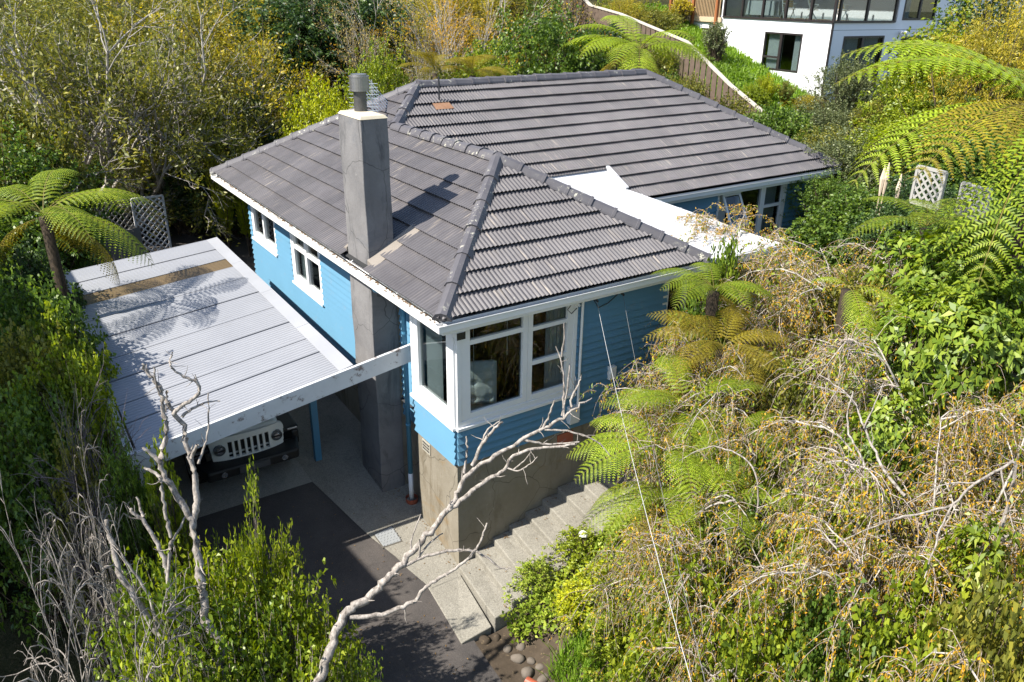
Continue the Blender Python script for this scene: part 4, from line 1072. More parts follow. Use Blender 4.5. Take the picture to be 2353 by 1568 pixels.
# balcony furniture
rotw = Matrix.Rotation(R(-6.3), 4, 'Z')
def wloc(x, y, z): p = rotw @ Vector((x, y, 0)); return (25.0 + p.x, 12.65 + p.y, z)
def garden_chair(name, label, x, y, rz):
    t = thing(name, label, 'chair', wloc(x, y, 7.70), rz, 'chairs on the balcony')
    for s in (-1, 1):
        m = MB(); m.tube([(s * .25, -.25, 0), (s * .23, .05, .43), (s * .23, .28, .95)], .018, 6); m.build('leg', M['white'], t)
        m = MB(); m.tube([(s * .25, .30, 0), (s * .23, -.05, .43), (s * .24, -.22, .64), (s * .24, .12, .66)], .018, 6); m.build('leg', M['white'], t)
    for k in range(5): m = MB(); m.box((-.23, -.22 + k * .085, .43), (.23, -.15 + k * .085, .45)); m.build('seat_slat', plain('pale_slat', (.45, .33, .2), .6, .3) if k == 0 else bpy.data.materials['pale_slat'], t)
    for k in range(5): m = MB(); m.box((-.22, .08 + k * .03, .52 + k * .09), (.22, .10 + k * .03, .59 + k * .09)); m.build('back_slat', bpy.data.materials['pale_slat'], t)
    return t
garden_chair('garden_chair', 'white metal garden chair on the balcony nearest the house corner post', .75, 1.9, .6)
garden_chair('garden_chair', 'white metal garden chair beside the cloth-covered table on the balcony', .7, 3.2, -.5)
garden_chair('garden_chair', 'white garden chair behind the right-hand balcony glazing', 1.2, .75, 1.4)
tb = thing('balcony_table', 'table under a long pale cloth on the balcony', 'table', wloc(.8, 4.6, 7.70), R(-6))
m = MB(); m.box((-.38, -.78, .70), (.38, .78, .74)); m.build('tabletop', M['white'], tb)
for sx in (-.3, .3):
    for sy in (-.7, .7): m = MB(); m.box((sx - .03, sy - .03, 0), (sx + .03, sy + .03, .70)); m.build('leg', M['white'], tb)
def cloth():
    mb = MB(); per = []
    N = 96
    for i in range(N):
        t = i / N * 4; k = int(t); f = t - k
        c = [(-.40, -.80), (.40, -.80), (.40, .80), (-.40, .80), (-.40, -.80)]
        per.append((c[k][0] + (c[k + 1][0] - c[k][0]) * f, c[k][1] + (c[k + 1][1] - c[k][1]) * f))
    for i in range(N):
        j = (i + 1) % N; w = lambda q: 1 + .035 * math.sin(q * .9) + .02 * math.sin(q * 2.3)
        a, b = per[i], per[j]
        mb.face([(a[0] * w(i) * 1.03, a[1] * w(i) * 1.02, .16), (b[0] * w(j) * 1.03, b[1] * w(j) * 1.02, .16), (b[0], b[1], .745), (a[0], a[1], .745)])
    mb.face([(p[0], p[1], .745) for p in per]); return mb
co = cloth().build('tablecloth', M['curtain']); co.location = tb.location; co.rotation_euler = tb.rotation_euler; tag(co, 'pale cloth hanging over the balcony table', 'tablecloth')

# ------------------------------------------------------------------ two-storey house beyond the left edge (it throws the straight shade)
nh = thing('neighbour_house', 'plain two-storey house beyond the left edge whose eave shades the carport', 'house', (-7.2, 1.15, 0))
m = MB(); m.box((-9, .4, -.5), (-.6, 9.0, 7.0)); m.build('wall', M['render'], nh)
m = MB(); m.hexa([(-9.5, 0, 7.42), (0, 0, 7.42), (0, 9.4, 7.42), (-9.5, 9.4, 7.42), (-7, 3.2, 8.6), (-3, 3.2, 8.6), (-3, 6.2, 8.6), (-7, 6.2, 8.6)]); m.build('roof', M['tile'], nh)
m = MB(); m.box((-9.4, .05, 7.30), (-.02, 9.35, 7.415)); m.build('soffit', M['white'], nh)

# ------------------------------------------------------------------ timber boundary fence running down the hill
fence = thing('timber_fence', 'weathered paling fence running down the slope below the white house', 'fence')
FL = [(19.2, 24.0), (18.2, 19.6), (17.6, 17.0), (17.3, 13.0), (17.1, 10.6), (17.0, 8.4), (16.9, 6.6)]
ftz = {24.0: 9.9, 19.6: 8.2, 17.0: 7.95, 13.0: 7.15, 10.6: 5.92, 8.4: 4.95, 6.6: 4.2}
fr_ = random.Random(9)
for (xa, ya), (xb, yb) in zip(FL[:-1], FL[1:]):
    za, zb = ftz[ya], ftz[yb]; L = math.hypot(xb - xa, yb - ya); n = int(L / .27)
    m = MB(); m.beam((xa, ya, za), (xb, yb, zb), .16, .05); m.build('top_rail', M['railtimber'], fence)
    m = MB(); m.beam((xa + .05, ya, za - .95), (xb + .05, yb, zb - .95), .06, .09); m.build('rail', M['timber'], fence)
    for i in range(n):
        t = (i + .5) / n; x = xa + (xb - xa) * t; y = ya + (yb - ya) * t; z = za + (zb - za) * t
        h = 1.75 + fr_.uniform(-.1, .1)
        m = MB(); m.hexa([(x - .02, y + .11, z - h), (x - .045, y + .11, z - h), (x - .045, y - .11, z - h), (x - .02, y - .11, z - h), (x - .02, y + .11, z - .03), (x - .045, y + .11, z - .03), (x - .045, y - .11, z - .03), (x - .02, y - .11, z - .03)])
        m.build('paling', M['timber'], fence)
    m = MB(); m.box((xa + .02, ya - .06, tz(xa, ya) - .3), (xa + .14, ya + .06, za - .02)); m.build('post', M['timber'], fence)

# ------------------------------------------------------------------ lattice, board fence and retaining wall at the back of the drive
M['lattice'] = plain('grey_lattice', (.62, .60, .60), .7, .2, var=.15)
M['whitelattice'] = plain('white_lattice', (.30, .29, .27), .6, .2, var=.1)
def lattice(name, label, p, q, z0, z1, mat, step=.13):
    """panel of crossing diagonal slats between plan points p and q"""
    p = Vector((*p, 0)); q = Vector((*q, 0)); w = (q - p).length; h = z1 - z0; d = (q - p).normalized(); nrm = Vector((-d.y, d.x, 0))
    t = thing(name, label, 'lattice', (p.x, p.y, z0))
    def P(a, b, o): return d * a + nrm * o + Vector((0, 0, b))
    for (a0, b0, a1, b1) in ((0, 0, w, 0), (0, h, w, h), (0, 0, 0, h), (w, 0, w, h)):
        m = MB(); m.beam(P(a0, b0, 0), P(a1, b1, 0), .05, .05, up=tuple(nrm)); m.build('frame', mat, t)
    s = 1.414 * step
    for sg, o in ((1, .008), (-1, -.008)):
        k = -h
        while k < w:
            a0, a1 = (k, k + h); b0, b1 = (0, h) if sg > 0 else (h, 0)
            lo, hi = max(0, a0), min(w, a1)
            if hi - lo > .03:
                f = lambda a: b0 + (b1 - b0) * (a - a0) / h
                m = MB(); m.beam(P(lo, f(lo), o), P(hi, f(hi), o), .035, .012, up=tuple(nrm)); m.build('slat', mat, t)
            k += s
    return t
lattice('lattice_panel', 'grey framed lattice panel standing beyond the back of the carport', (-1.25, 15.3), (-.42, 15.35), 1.35, 3.3, M['lattice'])
lattice('lattice_panel', 'sunlit white lattice leaning behind the framed lattice panel at the carport', (-2.1, 16.0), (-1.1, 16.2), 1.5, 3.1, M['whitelattice'])
la, lb_ = pix(2092, 470, 15.6), pix(2158, 470, 15.2)
lattice('lattice_panel', 'white lattice screen half hidden under the right-hand tree fern', tuple(la[:2]), tuple(lb_[:2]), float(pix(2120, 472, 15.4)[2]), float(pix(2120, 385, 15.4)[2]), M['whitelattice'], .10)
la, lb_ = pix(2195, 500, 15.0), pix(2262, 500, 14.6)
lattice('lattice_panel', 'second white lattice piece lower right under the fern fronds', tuple(la[:2]), tuple(lb_[:2]), float(pix(2230, 498, 14.8)[2]), float(pix(2230, 425, 14.8)[2]), M['whitelattice'], .10)
bf = thing('board_fence', 'dark grey board fence behind the carport roof', 'fence', (-3.6, 14.9, 0))
for i in range(12):
    z = float(drive(15)) - .05; x = i * .2
    m = MB(); m.box((x, -.01 + .012 * (i % 2), z), (x + .19, .015 + .012 * (i % 2), z + 1.15 + fr_.uniform(-.02, .02))); m.build('board', plain('fence_board', (.16, .155, .15), .8, .2, var=.3) if i == 0 else bpy.data.materials['fence_board'], bf)
rw = thing('retaining_wall', 'long retaining wall with a pale capping at the back of the drive', 'wall')
m = MB(); m.hexa([(.5, 22.2, 1.8), (9, 21.6, 1.8), (9, 21.9, 1.8), (.5, 22.5, 1.8), (.5, 22.2, 3.30), (9, 21.6, 3.35), (9, 21.9, 3.35), (.5, 22.5, 3.30)]); m.build('wall_face', M['concrete'], rw)
m = MB(); m.hexa([(.5, 22.15, 3.30), (9, 21.55, 3.35), (9, 21.95, 3.35), (.5, 22.55, 3.30), (.5, 22.15, 3.38), (9, 21.55, 3.43), (9, 21.95, 3.43), (.5, 22.55, 3.38)]); m.build('capping', plain('pale_capping', (.42, .41, .38), .8, .2), rw)
pf = thing('paling_fence', 'dark paling fence in deep shade at the lower left edge', 'fence', (-5.75, 3.2, float(drive(3.2))))
for i in range(16):
    m = MB(); y = i * .15 - .6; m.box((-.012, y, float(drive(3.2 + y)) - float(drive(3.2)) - .05), (.012, y + .125, float(drive(3.2 + y)) - float(drive(3.2)) + 1.3 + fr_.uniform(-.04, .04))); m.build('paling', M['timber'], pf)
# ------------------------------------------------------------------ plant kit
def rot_to(d):
    """frames for unit directions d (n,3): returns side, up"""
    ref = np.where(np.abs(d[:, 2:3]) > .95, np.array([[1., 0, 0]]), np.array([[0, 0, 1.]]))
    s = np.cross(d, ref); s /= np.linalg.norm(s, axis=1, keepdims=True) + 1e-9
    return s, np.cross(s, d)
def unit(a): return a / (np.linalg.norm(a, axis=1, keepdims=True) + 1e-9)

def leaves(rng, pos, axis, L, W, fold=.25, twist=1.0, droop=.0):
    """one folded diamond per position; returns V,F"""
    n = len(pos); axis = unit(axis); s, u = rot_to(axis)
    t = rng.normal(0, twist, n)[:, None]
    s2 = s * np.cos(t) + u * np.sin(t); u2 = -s * np.sin(t) + u * np.cos(t)
    L = (L * rng.uniform(.65, 1.25, n))[:, None]; W = (W * rng.uniform(.7, 1.2, n))[:, None]
    b = pos; mid = pos + axis * L * .45 + u2 * W * fold
    tip = pos + axis * L - np.array([[0, 0, 1.]]) * L * droop
    V = np.stack([b, mid + s2 * W * .5, tip, mid - s2 * W * .5], 1).reshape(-1, 3)
    F = np.arange(n * 4).reshape(-1, 4)
    return V, F

def strips(polys, k=3):
    """tubes for many polylines [(pts, radii)], numpy-fast; returns V,F"""
    Vs = []; Fs = []; o = 0
    ang = np.linspace(0, 2 * np.pi, k, endpoint=False)
    for pts, rad in polys:
        pts = np.asarray(pts); n = len(pts)
        d = np.empty_like(pts); d[1:-1] = pts[2:] - pts[:-2]; d[0] = pts[1] - pts[0]; d[-1] = pts[-1] - pts[-2]
        d = unit(d); s, u = rot_to(d)
        r = np.asarray(rad)[:, None, None] if hasattr(rad, '__len__') else rad
        ring = pts[:, None, :] + (s[:, None, :] * np.cos(ang)[None, :, None] + u[:, None, :] * np.sin(ang)[None, :, None]) * r
        Vs.append(ring.reshape(-1, 3))
        i = np.arange(n - 1)[:, None] * k; j = np.arange(k)[None, :]
        a = i + j; b = i + (j + 1) % k
        Fs.append(np.stack([a, b, b + k, a + k], 2).reshape(-1, 4) + o); o += n * k
    return np.concatenate(Vs), np.concatenate(Fs)

def merge(*vf):
    V = []; F = []; MI = []; o = 0
    for i, (v, f) in enumerate(vf):
        V.append(v); F.append(f + o); MI.append(np.full(len(f), i)); o += len(v)
    return np.concatenate(V), np.concatenate(F), np.concatenate(MI)

def polyline(rng, p, d, L, n, wob, grav, up=0):
    p = np.array(p, float); d = np.array(d, float); d /= np.linalg.norm(d); P = [p.copy()]
    for i in range(n):
        d = d + rng.normal(0, wob, 3) + np.array([0, 0, up - grav * (i + 1) / n]); d /= np.linalg.norm(d)
        p = p + d * L / n; P.append(p.copy())
    return np.array(P), d

def skeleton(rng, bases, depth, L, r, nsub, ratio=.62, spread=.8, wob=.12, grav=0., up=.05, n=5):
    """recursive branching; returns polylines by level and the twig tips"""
    lines = [[] for _ in range(depth + 1)]; tips = []
    def go(p, d, L, r, lev):
        k = max(3, n - lev)
        P, de = polyline(rng, p, d, L, k, wob, grav * (lev > 0), up)
        rad = np.linspace(r, r * (.55 if lev < depth else .35), len(P)); lines[lev].append((P, rad))
        if lev == depth:
            tips.append((P[-1], de)); tips.append((P[-2], de)); return
        m = nsub[lev]
        for i in range(m):
            t = rng.uniform(.35, 1) if i < m - 1 else 1.0
            x = t * (len(P) - 1); a = int(min(x, len(P) - 2)); q = P[a] + (P[a + 1] - P[a]) * (x - a)
            dd = P[a + 1] - P[a]; dd = dd / np.linalg.norm(dd)
            v = rng.normal(0, 1, 3); v -= dd * (v @ dd); v /= np.linalg.norm(v)
            sp = spread * rng.uniform(.5, 1.2) * (.5 if i == m - 1 else 1)
            go(q, dd + v * sp, L * ratio * rng.uniform(.7, 1.2), r * .55 * (1.2 - .5 * t) + .0015, lev + 1)
    for (p, d) in bases: go(p, d, L * rng.uniform(.85, 1.15), r, 0)
    return lines, tips
def bark_mesh(name, lines, mat, sides=(7, 5, 4, 3, 3)):
    vf = [strips(l, sides[min(i, len(sides) - 1)]) for i, l in enumerate(lines) if l]
    V, F, _ = merge(*vf); return np_mesh(name, V, F, mat, smooth=True)

def lobes(rng, h, w, n):
    """rounded envelope made of lobes standing on the ground"""
    out = []
    for i in range(n):
        a = rng.uniform(0, 2 * np.pi); rr = rng.uniform(.0, .30) * w; z = h * rng.uniform(.22, .72)
        r = min(w * rng.uniform(.20, .34), max(.1, (h - z)) * 1.0 + .0)
        out.append((np.array([rr * math.cos(a), rr * math.sin(a), z]), np.array([r, r, min(r * rng.uniform(.8, 1.15), h - z)])))
    out.append((np.array([0, 0, h * .52]), np.array([w * .34, w * .34, h * .48])))
    return out
def bush(seed, h, w, n, L, W, nl=9, clump=.10, per=14, twist=1.1, droop=.15, wood=True, open_=.35):
    """dense shrub: leaves in sprays at the ends of twigs over a lobed envelope; returns (leaf V,F), wood lines"""
    rng = np.random.default_rng(seed); lb = lobes(rng, h, w, nl)
    vol = np.array([r[0] * r[1] for c, r in lb]); vol /= vol.sum()
    nc = n // per; idx = rng.choice(len(lb), nc, p=vol)
    C = np.array([c for c, r in lb])[idx]; Rr = np.array([r for c, r in lb])[idx]
    d = unit(rng.normal(0, 1, (nc, 3)) + np.array([0, 0, .35])); f = 1 - open_ * rng.random((nc, 1)) ** 1.6
    cen = C + d * Rr * f * rng.uniform(.88, 1.12, (nc, 1))
    cen[:, 2] = np.abs(cen[:, 2]) + .02
    out = unit(d * .7 + unit(cen - np.array([0, 0, h * .35])) * .5 + rng.normal(0, .25, (nc, 3)))
    ci = np.repeat(np.arange(nc), per); m = len(ci)
    t = rng.uniform(-1, 1, (m, 1)); s_, u_ = rot_to(out[ci]); ang = rng.uniform(0, 6.28, (m, 1))
    rad = s_ * np.cos(ang) + u_ * np.sin(ang)
    pos = cen[ci] + out[ci] * t * clump * 1.3 + rad * clump * .25 * rng.random((m, 1))
    ax = unit(out[ci] * rng.uniform(.2, 1.0, (m, 1)) + rad * .9 + rng.normal(0, .25, (m, 3)))
    lv = leaves(rng, pos, ax, L, W, twist=twist, droop=droop)
    lines = []
    if wood:
        k = min(nc, 170)
        for i in rng.choice(nc, k, replace=False):
            b = np.array([rng.normal(0, .04 * w), rng.normal(0, .04 * w), -.05]); e = cen[i] + out[i] * clump
            md = b * .45 + e * .55 + np.array([0, 0, -.08 * h]) * rng.uniform(-.5, 1.2) + rng.normal(0, .04 * w, 3)
            tt = np.linspace(0, 1, 6)[:, None]; P = (1 - tt) ** 2 * b + 2 * tt * (1 - tt) * md + tt ** 2 * e
            lines.append((P, np.linspace(.010 + .006 * h, .003, 6)))
    return lv, lines

# fern fronds: drooping rachis, pinnae in pairs, each pinna a comb of pinnules
def frond(seed, L, rise, fall, width=.245, npin=20, npu=14, droop=.35):
    rng = np.random.default_rng(seed); n = 26
    ang = np.linspace(rise, -fall, n); step = L / n
    P = [np.zeros(3)]
    for a in ang: P.append(P[-1] + step * np.array([math.cos(a), 0, math.sin(a)]))
    P = np.array(P); rach = [(P, np.linspace(.012, .003, n + 1) * (L / 2) ** .5)]
    Vl = []; ks = 0
    for i in range(npin):
        t = .13 + .87 * (i + .5) / npin
        x = t * n; a = int(min(x, n - 1)); q = P[a] + (P[a + 1] - P[a]) * (x - a)
        fd = P[a + 1] - P[a]; fd /= np.linalg.norm(fd); upv = np.array([-fd[2], 0, fd[0]])
        pl = L * width * (math.sin(min(1, (t + .08) * 1.25) * math.pi * .5) ** .8) * min(1, ((1.02 - t) * 2.3)) ** .8 * rng.uniform(.93, 1.05)
        if pl < .02: continue
        for s in (-1, 1):
            pd = np.array([0, s * 1., 0]) * .92 + fd * .42
            pd /= np.linalg.norm(pd); m = npu; k = np.arange(m) + .5; tt = k / m
            # pinna arc, drooping
            pp = q[None] + pd[None] * (tt * pl)[:, None] + upv[None] * (.10 * pl * np.sin(tt * 2.4))[:, None] - np.array([[0, 0, 1.]]) * (droop * pl * tt ** 1.8)[:, None]
            tg = np.gradient(pp, axis=0); tg = unit(tg)
            nrm = np.cross(tg, np.array([fd])) * s; nrm = unit(nrm); lat = unit(np.cross(nrm, tg))
            pul = pl * .112 * np.minimum(1, (1.06 - tt) * 2.2) * rng.uniform(.9, 1.1, m)
            wd = pl / m * .36
            for sd in (-1, 1):
                dirn = unit(lat * sd * .9 + tg * .5)
                tip = pp + dirn * pul[:, None] - nrm * (pul * .12)[:, None]
                b0 = pp - tg * wd; b1 = pp + tg * wd; t0 = tip - tg * wd * .35; t1 = tip + tg * wd * .55
                Vl.append(np.stack([b0, b1, t1, t0], 1).reshape(-1, 3))
            rach.append((np.stack([q, pp[m // 3], pp[2 * m // 3], pp[-1]]), np.array([.004, .003, .002, .001])))
    V = np.concatenate(Vl); F = np.arange(len(V)).reshape(-1, 4)
    rv, rf = strips(rach, 3)
    V2, F2, MI = merge((V, F), (rv, rf)); return V2, F2, MI

# ------------------------------------------------------------------ leaf and bark materials
G = {}
G['bright'] = leaf_mat('leaf_bright', ((0, (.026, .047, .005)), (.45, (.092, .122, .008)), (1, (.20, .215, .016))), .38)
G['mid'] = leaf_mat('leaf_mid', ((0, (.014, .030, .006)), (.5, (.045, .078, .010)), (1, (.10, .135, .016))), .33)
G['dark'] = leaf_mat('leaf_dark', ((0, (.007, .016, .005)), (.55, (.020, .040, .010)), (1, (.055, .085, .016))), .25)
G['olive'] = leaf_mat('leaf_olive', ((0, (.024, .028, .008)), (.5, (.080, .085, .014)), (1, (.19, .165, .022))), .33)
G['gold'] = leaf_mat('leaf_gold', ((0, (.06, .06, .008)), (.5, (.17, .145, .014)), (1, (.34, .25, .015))), .36)
G['lime'] = leaf_mat('leaf_lime', ((0, (.05, .065, .005)), (.5, (.17, .19, .008)), (1, (.30, .29, .012))), .4)
G['grey'] = leaf_mat('leaf_grey_green', ((0, (.024, .032, .014)), (.5, (.062, .075, .030)), (1, (.13, .14, .055))), .3)
G['gloss'] = leaf_mat('leaf_glossy', ((0, (.022, .043, .006)), (.5, (.070, .105, .009)), (1, (.15, .175, .018))), .28, .42, .35)
G['ivy'] = leaf_mat('leaf_ivy', ((0, (.03, .055, .006)), (.5, (.105, .145, .012)), (1, (.23, .25, .04))), .32, .45, .35)
G['fern'] = leaf_mat('fern_green', ((0, (.045, .075, .006)), (.5, (.12, .165, .010)), (1, (.20, .23, .014))), .42, .5, .3, 1.7)
G['fernlight'] = leaf_mat('fern_light', ((0, (.08, .12, .008)), (.5, (.17, .23, .014)), (1, (.26, .31, .03))), .45, .5, .3, 1.7)
G['fernold'] = leaf_mat('fern_old', ((0, (.055, .045, .008)), (.5, (.14, .11, .012)), (1, (.22, .18, .015))), .4, .6, .2, 1.7)
G['ferndark'] = leaf_mat('fern_dark', ((0, (.018, .028, .006)), (.5, (.05, .07, .01)), (1, (.09, .11, .015))), .35, .5, .3)
G['orange'] = leaf_mat('pod_orange', ((0, (.15, .085, .012)), (.45, (.34, .19, .014)), (1, (.58, .34, .018))), .3, .6, .2, 1.35)
G['tan'] = leaf_mat('twig_tan_leaf', ((0, (.11, .085, .03)), (.5, (.22, .17, .055)), (1, (.34, .27, .09))), .3, .7, .2, 1.3)
G['grass'] = leaf_mat('grass_blade', ((0, (.03, .06, .006)), (.5, (.09, .15, .012)), (1, (.17, .24, .03))), .4, .5, .3)
G['flower'] = leaf_mat('petal_white', ((0, (.6, .5, .5)), (1, (.8, .75, .72))), .3, gain=1)
B = {}
B['grey'] = bark_mat('bark_grey', (.10, .085, .07), (.30, .265, .23))
B['pale'] = bark_mat('bark_pale', (.20, .175, .15), (.46, .42, .37))
B['brown'] = bark_mat('bark_brown', (.045, .032, .022), (.13, .095, .065))
B['twig'] = bark_mat('bark_twig', (.22, .17, .135), (.44, .37, .32), 30)
B['dead'] = bark_mat('dead_wood', (.095, .08, .068), (.36, .32, .28), 22)
B['ferntrunk'] = bark_mat('fern_trunk', (.012, .010, .008), (.05, .035, .022), 30)
B['purple'] = bark_mat('bark_purple_grey', (.07, .055, .06), (.19, .155, .16), 30)
B['rachis'] = plain('fern_stalk', (.13, .11, .025), .6, .2)

# ------------------------------------------------------------------ species (meshes made once, shared by copies)
SP = {}
def species(name, h, w, parts): SP.setdefault(name, []).append((h, w, parts))
def add_bush(name, seed, h, w, n, L, W, mat, bark='brown', **k):
    (V, F), lines = bush(seed, h, w, n, L, W, **k)
    parts = [('foliage', np_mesh('foliage', V, F, G[mat]))]
    if lines: v, f = strips(lines, 4); parts.append(('stem', np_mesh('stem', v, f, B[bark], smooth=True)))
    species(name, h, w, parts)
for s in (1, 2): add_bush('shrub', s, 2.4, 2.6, 15000, .085, .05, 'mid', clump=.10, nl=10)
for s in (3, 4, 5): add_bush('tree', s, 5.5, 4.6, 26000, .13, .075, 'mid', clump=.20, nl=17, per=18, open_=.45)
add_bush('small', 6, 1.2, 1.2, 4200, .06, .036, 'mid', clump=.06, nl=6)
add_bush('small', 7, 1.2, 1.2, 4200, .06, .036, 'mid', clump=.06, nl=6)
add_bush('round', 8, 2.0, 2.6, 26000, .055, .028, 'lime', clump=.06, nl=4, open_=.16, per=10)
add_bush('biground', 15, 4.4, 4.6, 30000, .085, .055, 'mid', clump=.12, nl=12, open_=.3)
add_bush('feathery', 9, 5, 5, 30000, .12, .022, 'olive', clump=.22, nl=16, per=26, open_=.5, twist=2)
add_bush('feathery', 10, 5, 5, 30000, .12, .022, 'olive', clump=.22, nl=16, per=26, open_=.5, twist=2)
for s in (13, 14): add_bush('open', s, 2.0, 2.4, 4200, .095, .048, 'bright', bark='twig', clump=.13, nl=13, per=8, open_=.6, twist=1.3)
def add_rosette(seed, h, w, n, L, W, per=8):
    """long glossy leaves in whorls"""
    rng = np.random.default_rng(seed); lb = lobes(rng, h, w, 9); nc = n // per
    vol = np.array([r[0] * r[1] for c, r in lb]); vol /= vol.sum(); idx = rng.choice(len(lb), nc, p=vol)
    C = np.array([c for c, r in lb])[idx]; Rr = np.array([r for c, r in lb])[idx]
    d = unit(rng.normal(0, 1, (nc, 3)) + np.array([0, 0, .5])); cen = C + d * Rr * (1 - .3 * rng.random((nc, 1)))
    cen[:, 2] = np.abs(cen[:, 2]); out = unit(d + np.array([0, 0, .5]) + rng.normal(0, .2, (nc, 3)))
    ci = np.repeat(np.arange(nc), per); m = len(ci); s_, u_ = rot_to(out[ci]); ang = (np.tile(np.arange(per), nc) * 6.283 / per * 1.37 + np.repeat(rng.uniform(0, 6, nc), per))[:, None]
    rad = s_ * np.cos(ang) + u_ * np.sin(ang)
    ax = unit(rad + out[ci] * rng.uniform(.05, .6, (m, 1))); sside = np.cross(out[ci], ax); sside = unit(sside); nn = np.cross(ax, sside)
    LL = (L * rng.uniform(.7, 1.2, m))[:, None]; WW = LL * W / L; p = cen[ci] + out[ci] * rng.uniform(-.04, .04, (m, 1))
    up = np.array([[0, 0, 1.]])
    a = p + ax * .02; b1 = p + ax * LL * .45 + nn * LL * .04; c = p + ax * LL * .98 - up * LL * .16
    V = np.stack([a, b1 + sside * WW * .5 + nn * WW * .12, c, b1 - sside * WW * .5 + nn * WW * .12], 1).reshape(-1, 3)
    lines = []
    for i in rng.choice(nc, min(nc, 90), replace=False):
        b = np.array([0, 0, -.05]); e = cen[i]; md = b * .5 + e * .5 + rng.normal(0, .08 * w, 3); tt = np.linspace(0, 1, 6)[:, None]
        lines.append(((1 - tt) ** 2 * b + 2 * tt * (1 - tt) * md + tt ** 2 * e, np.linspace(.02, .006, 6)))
    v, f = strips(lines, 4)
    species('bigleaf', h, w, [('foliage', np_mesh('foliage', V, np.arange(len(V)).reshape(-1, 4), G['gloss'])), ('stem', np_mesh('stem', v, f, B['brown'], smooth=True))])
for s in (11, 12): add_rosette(s, 2.6, 2.8, 7200, .17, .062)
def add_weeping(seed, h=2.2, w=3.0, ntw=2300, nor=18500, ngr=8000):
    """arching pale limbs hung with fine brown twigs and orange pods"""
    rng = np.random.default_rng(seed); limbs = []; twigs = []; P0 = []; D0 = []
    nl = 9
    for i in range(nl):
        a = i * 2 * np.pi / nl + rng.uniform(-.4, .4); lean = rng.uniform(.35, 1.0)
        L = math.hypot(h, w / 2) * rng.uniform(.75, 1.1)
        P, _ = polyline(rng, (rng.normal(0, .1), rng.normal(0, .1), -.05), (math.cos(a) * lean, math.sin(a) * lean, 1.1), L, 9, .10, .30, .02)
        limbs.append((P, np.linspace(.026, .006, len(P))))
        for j in range(10):
            t = rng.uniform(.3, 1); x = t * 9; k = int(min(x, 8)); q = P[k] + (P[k + 1] - P[k]) * (x - k)
            b = a + rng.normal(0, 1.0); Q, _ = polyline(rng, q, (math.cos(b), math.sin(b), rng.uniform(.0, .8)), rng.uniform(.5, 1.15), 6, .16, .34)
            limbs.append((Q, np.linspace(.009, .003, len(Q))))
            for m in range(1, 7): P0.append(Q[m]); D0.append((math.cos(b), math.sin(b)))
    P0 = np.array(P0); D0 = np.array(D0); sel = rng.integers(0, len(P0), ntw)
    ends = []
    for i in sel:
        a = rng.uniform(0, 6.28); d0 = np.array([D0[i][0] * .6 + math.cos(a) * .8, D0[i][1] * .6 + math.sin(a) * .8, rng.uniform(-.5, .7)])
        Q, _ = polyline(rng, P0[i] + rng.normal(0, .03, 3), d0, rng.uniform(.22, .62), 4, .16, .75)
        twigs.append((Q, np.linspace(.0040, .0018, 5))); ends.append(Q)
    E_ = np.array(ends)
    def scatter(n, L, W, lo):
        i = rng.integers(0, len(E_), n); t = rng.uniform(lo, 3.99, n); k = t.astype(int); f = (t - k)[:, None]
        pos = E_[i, k] * (1 - f) + E_[i, np.minimum(k + 1, 4)] * f + rng.normal(0, .012, (n, 3))
        return leaves(rng, pos, rng.normal(0, 1, (n, 3)) + np.array([0, 0, -.7]), L, W, twist=2)
    lv, lf = strips(limbs, 5); tv, tf = strips(twigs, 3); ov, of_ = scatter(int(nor * 1.35), .034, .015, 1.0); gv, gf = scatter(ngr, .06, .026, .4); nv, nf = scatter(nor, .055, .012, .3)
    species('weeping', h, w, [('branches', np_mesh('branches', lv, lf, B['pale'], smooth=True)), ('twigs', np_mesh('twigs', tv, tf, B['twig'])), ('pods', np_mesh('pods', ov, of_, G['orange'])), ('foliage', np_mesh('foliage', gv, gf, G['bright'])), ('dry_leaves', np_mesh('dry_leaves', nv, nf, G['tan']))])
for s, no, ng in ((21, 21000, 6500), (22, 8000, 11000), (23, 15000, 8000), (24, 5500, 8500)): add_weeping(s, nor=no, ngr=ng)
def add_skel(name, seed, h, w, bases, depth, L, r, nsub, leaf=None, mat='olive', bark='pale', per=10, clump=.14, **k):
    rng = np.random.default_rng(seed); lines, tips = skeleton(rng, bases, depth, L, r, nsub, **k)
    parts = [('trunk', bark_mesh('trunk', lines, B[bark]))]
    if leaf:
        tp = np.array([t[0] for t in tips]); td = unit(np.array([t[1] for t in tips])); ci = np.repeat(np.arange(len(tp)), per); m = len(ci)
        pos = tp[ci] + rng.normal(0, clump * .5, (m, 3)) - td[ci] * rng.uniform(0, clump * 1.5, (m, 1))
        V, F = leaves(rng, pos, td[ci] * .7 + rng.normal(0, .7, (m, 3)) + np.array([0, 0, .25]), leaf[0], leaf[1], twist=1.5)
        parts.append(('crown', np_mesh('crown', V, F, G[mat])))
    species(name, h, w, parts); return len(tips)
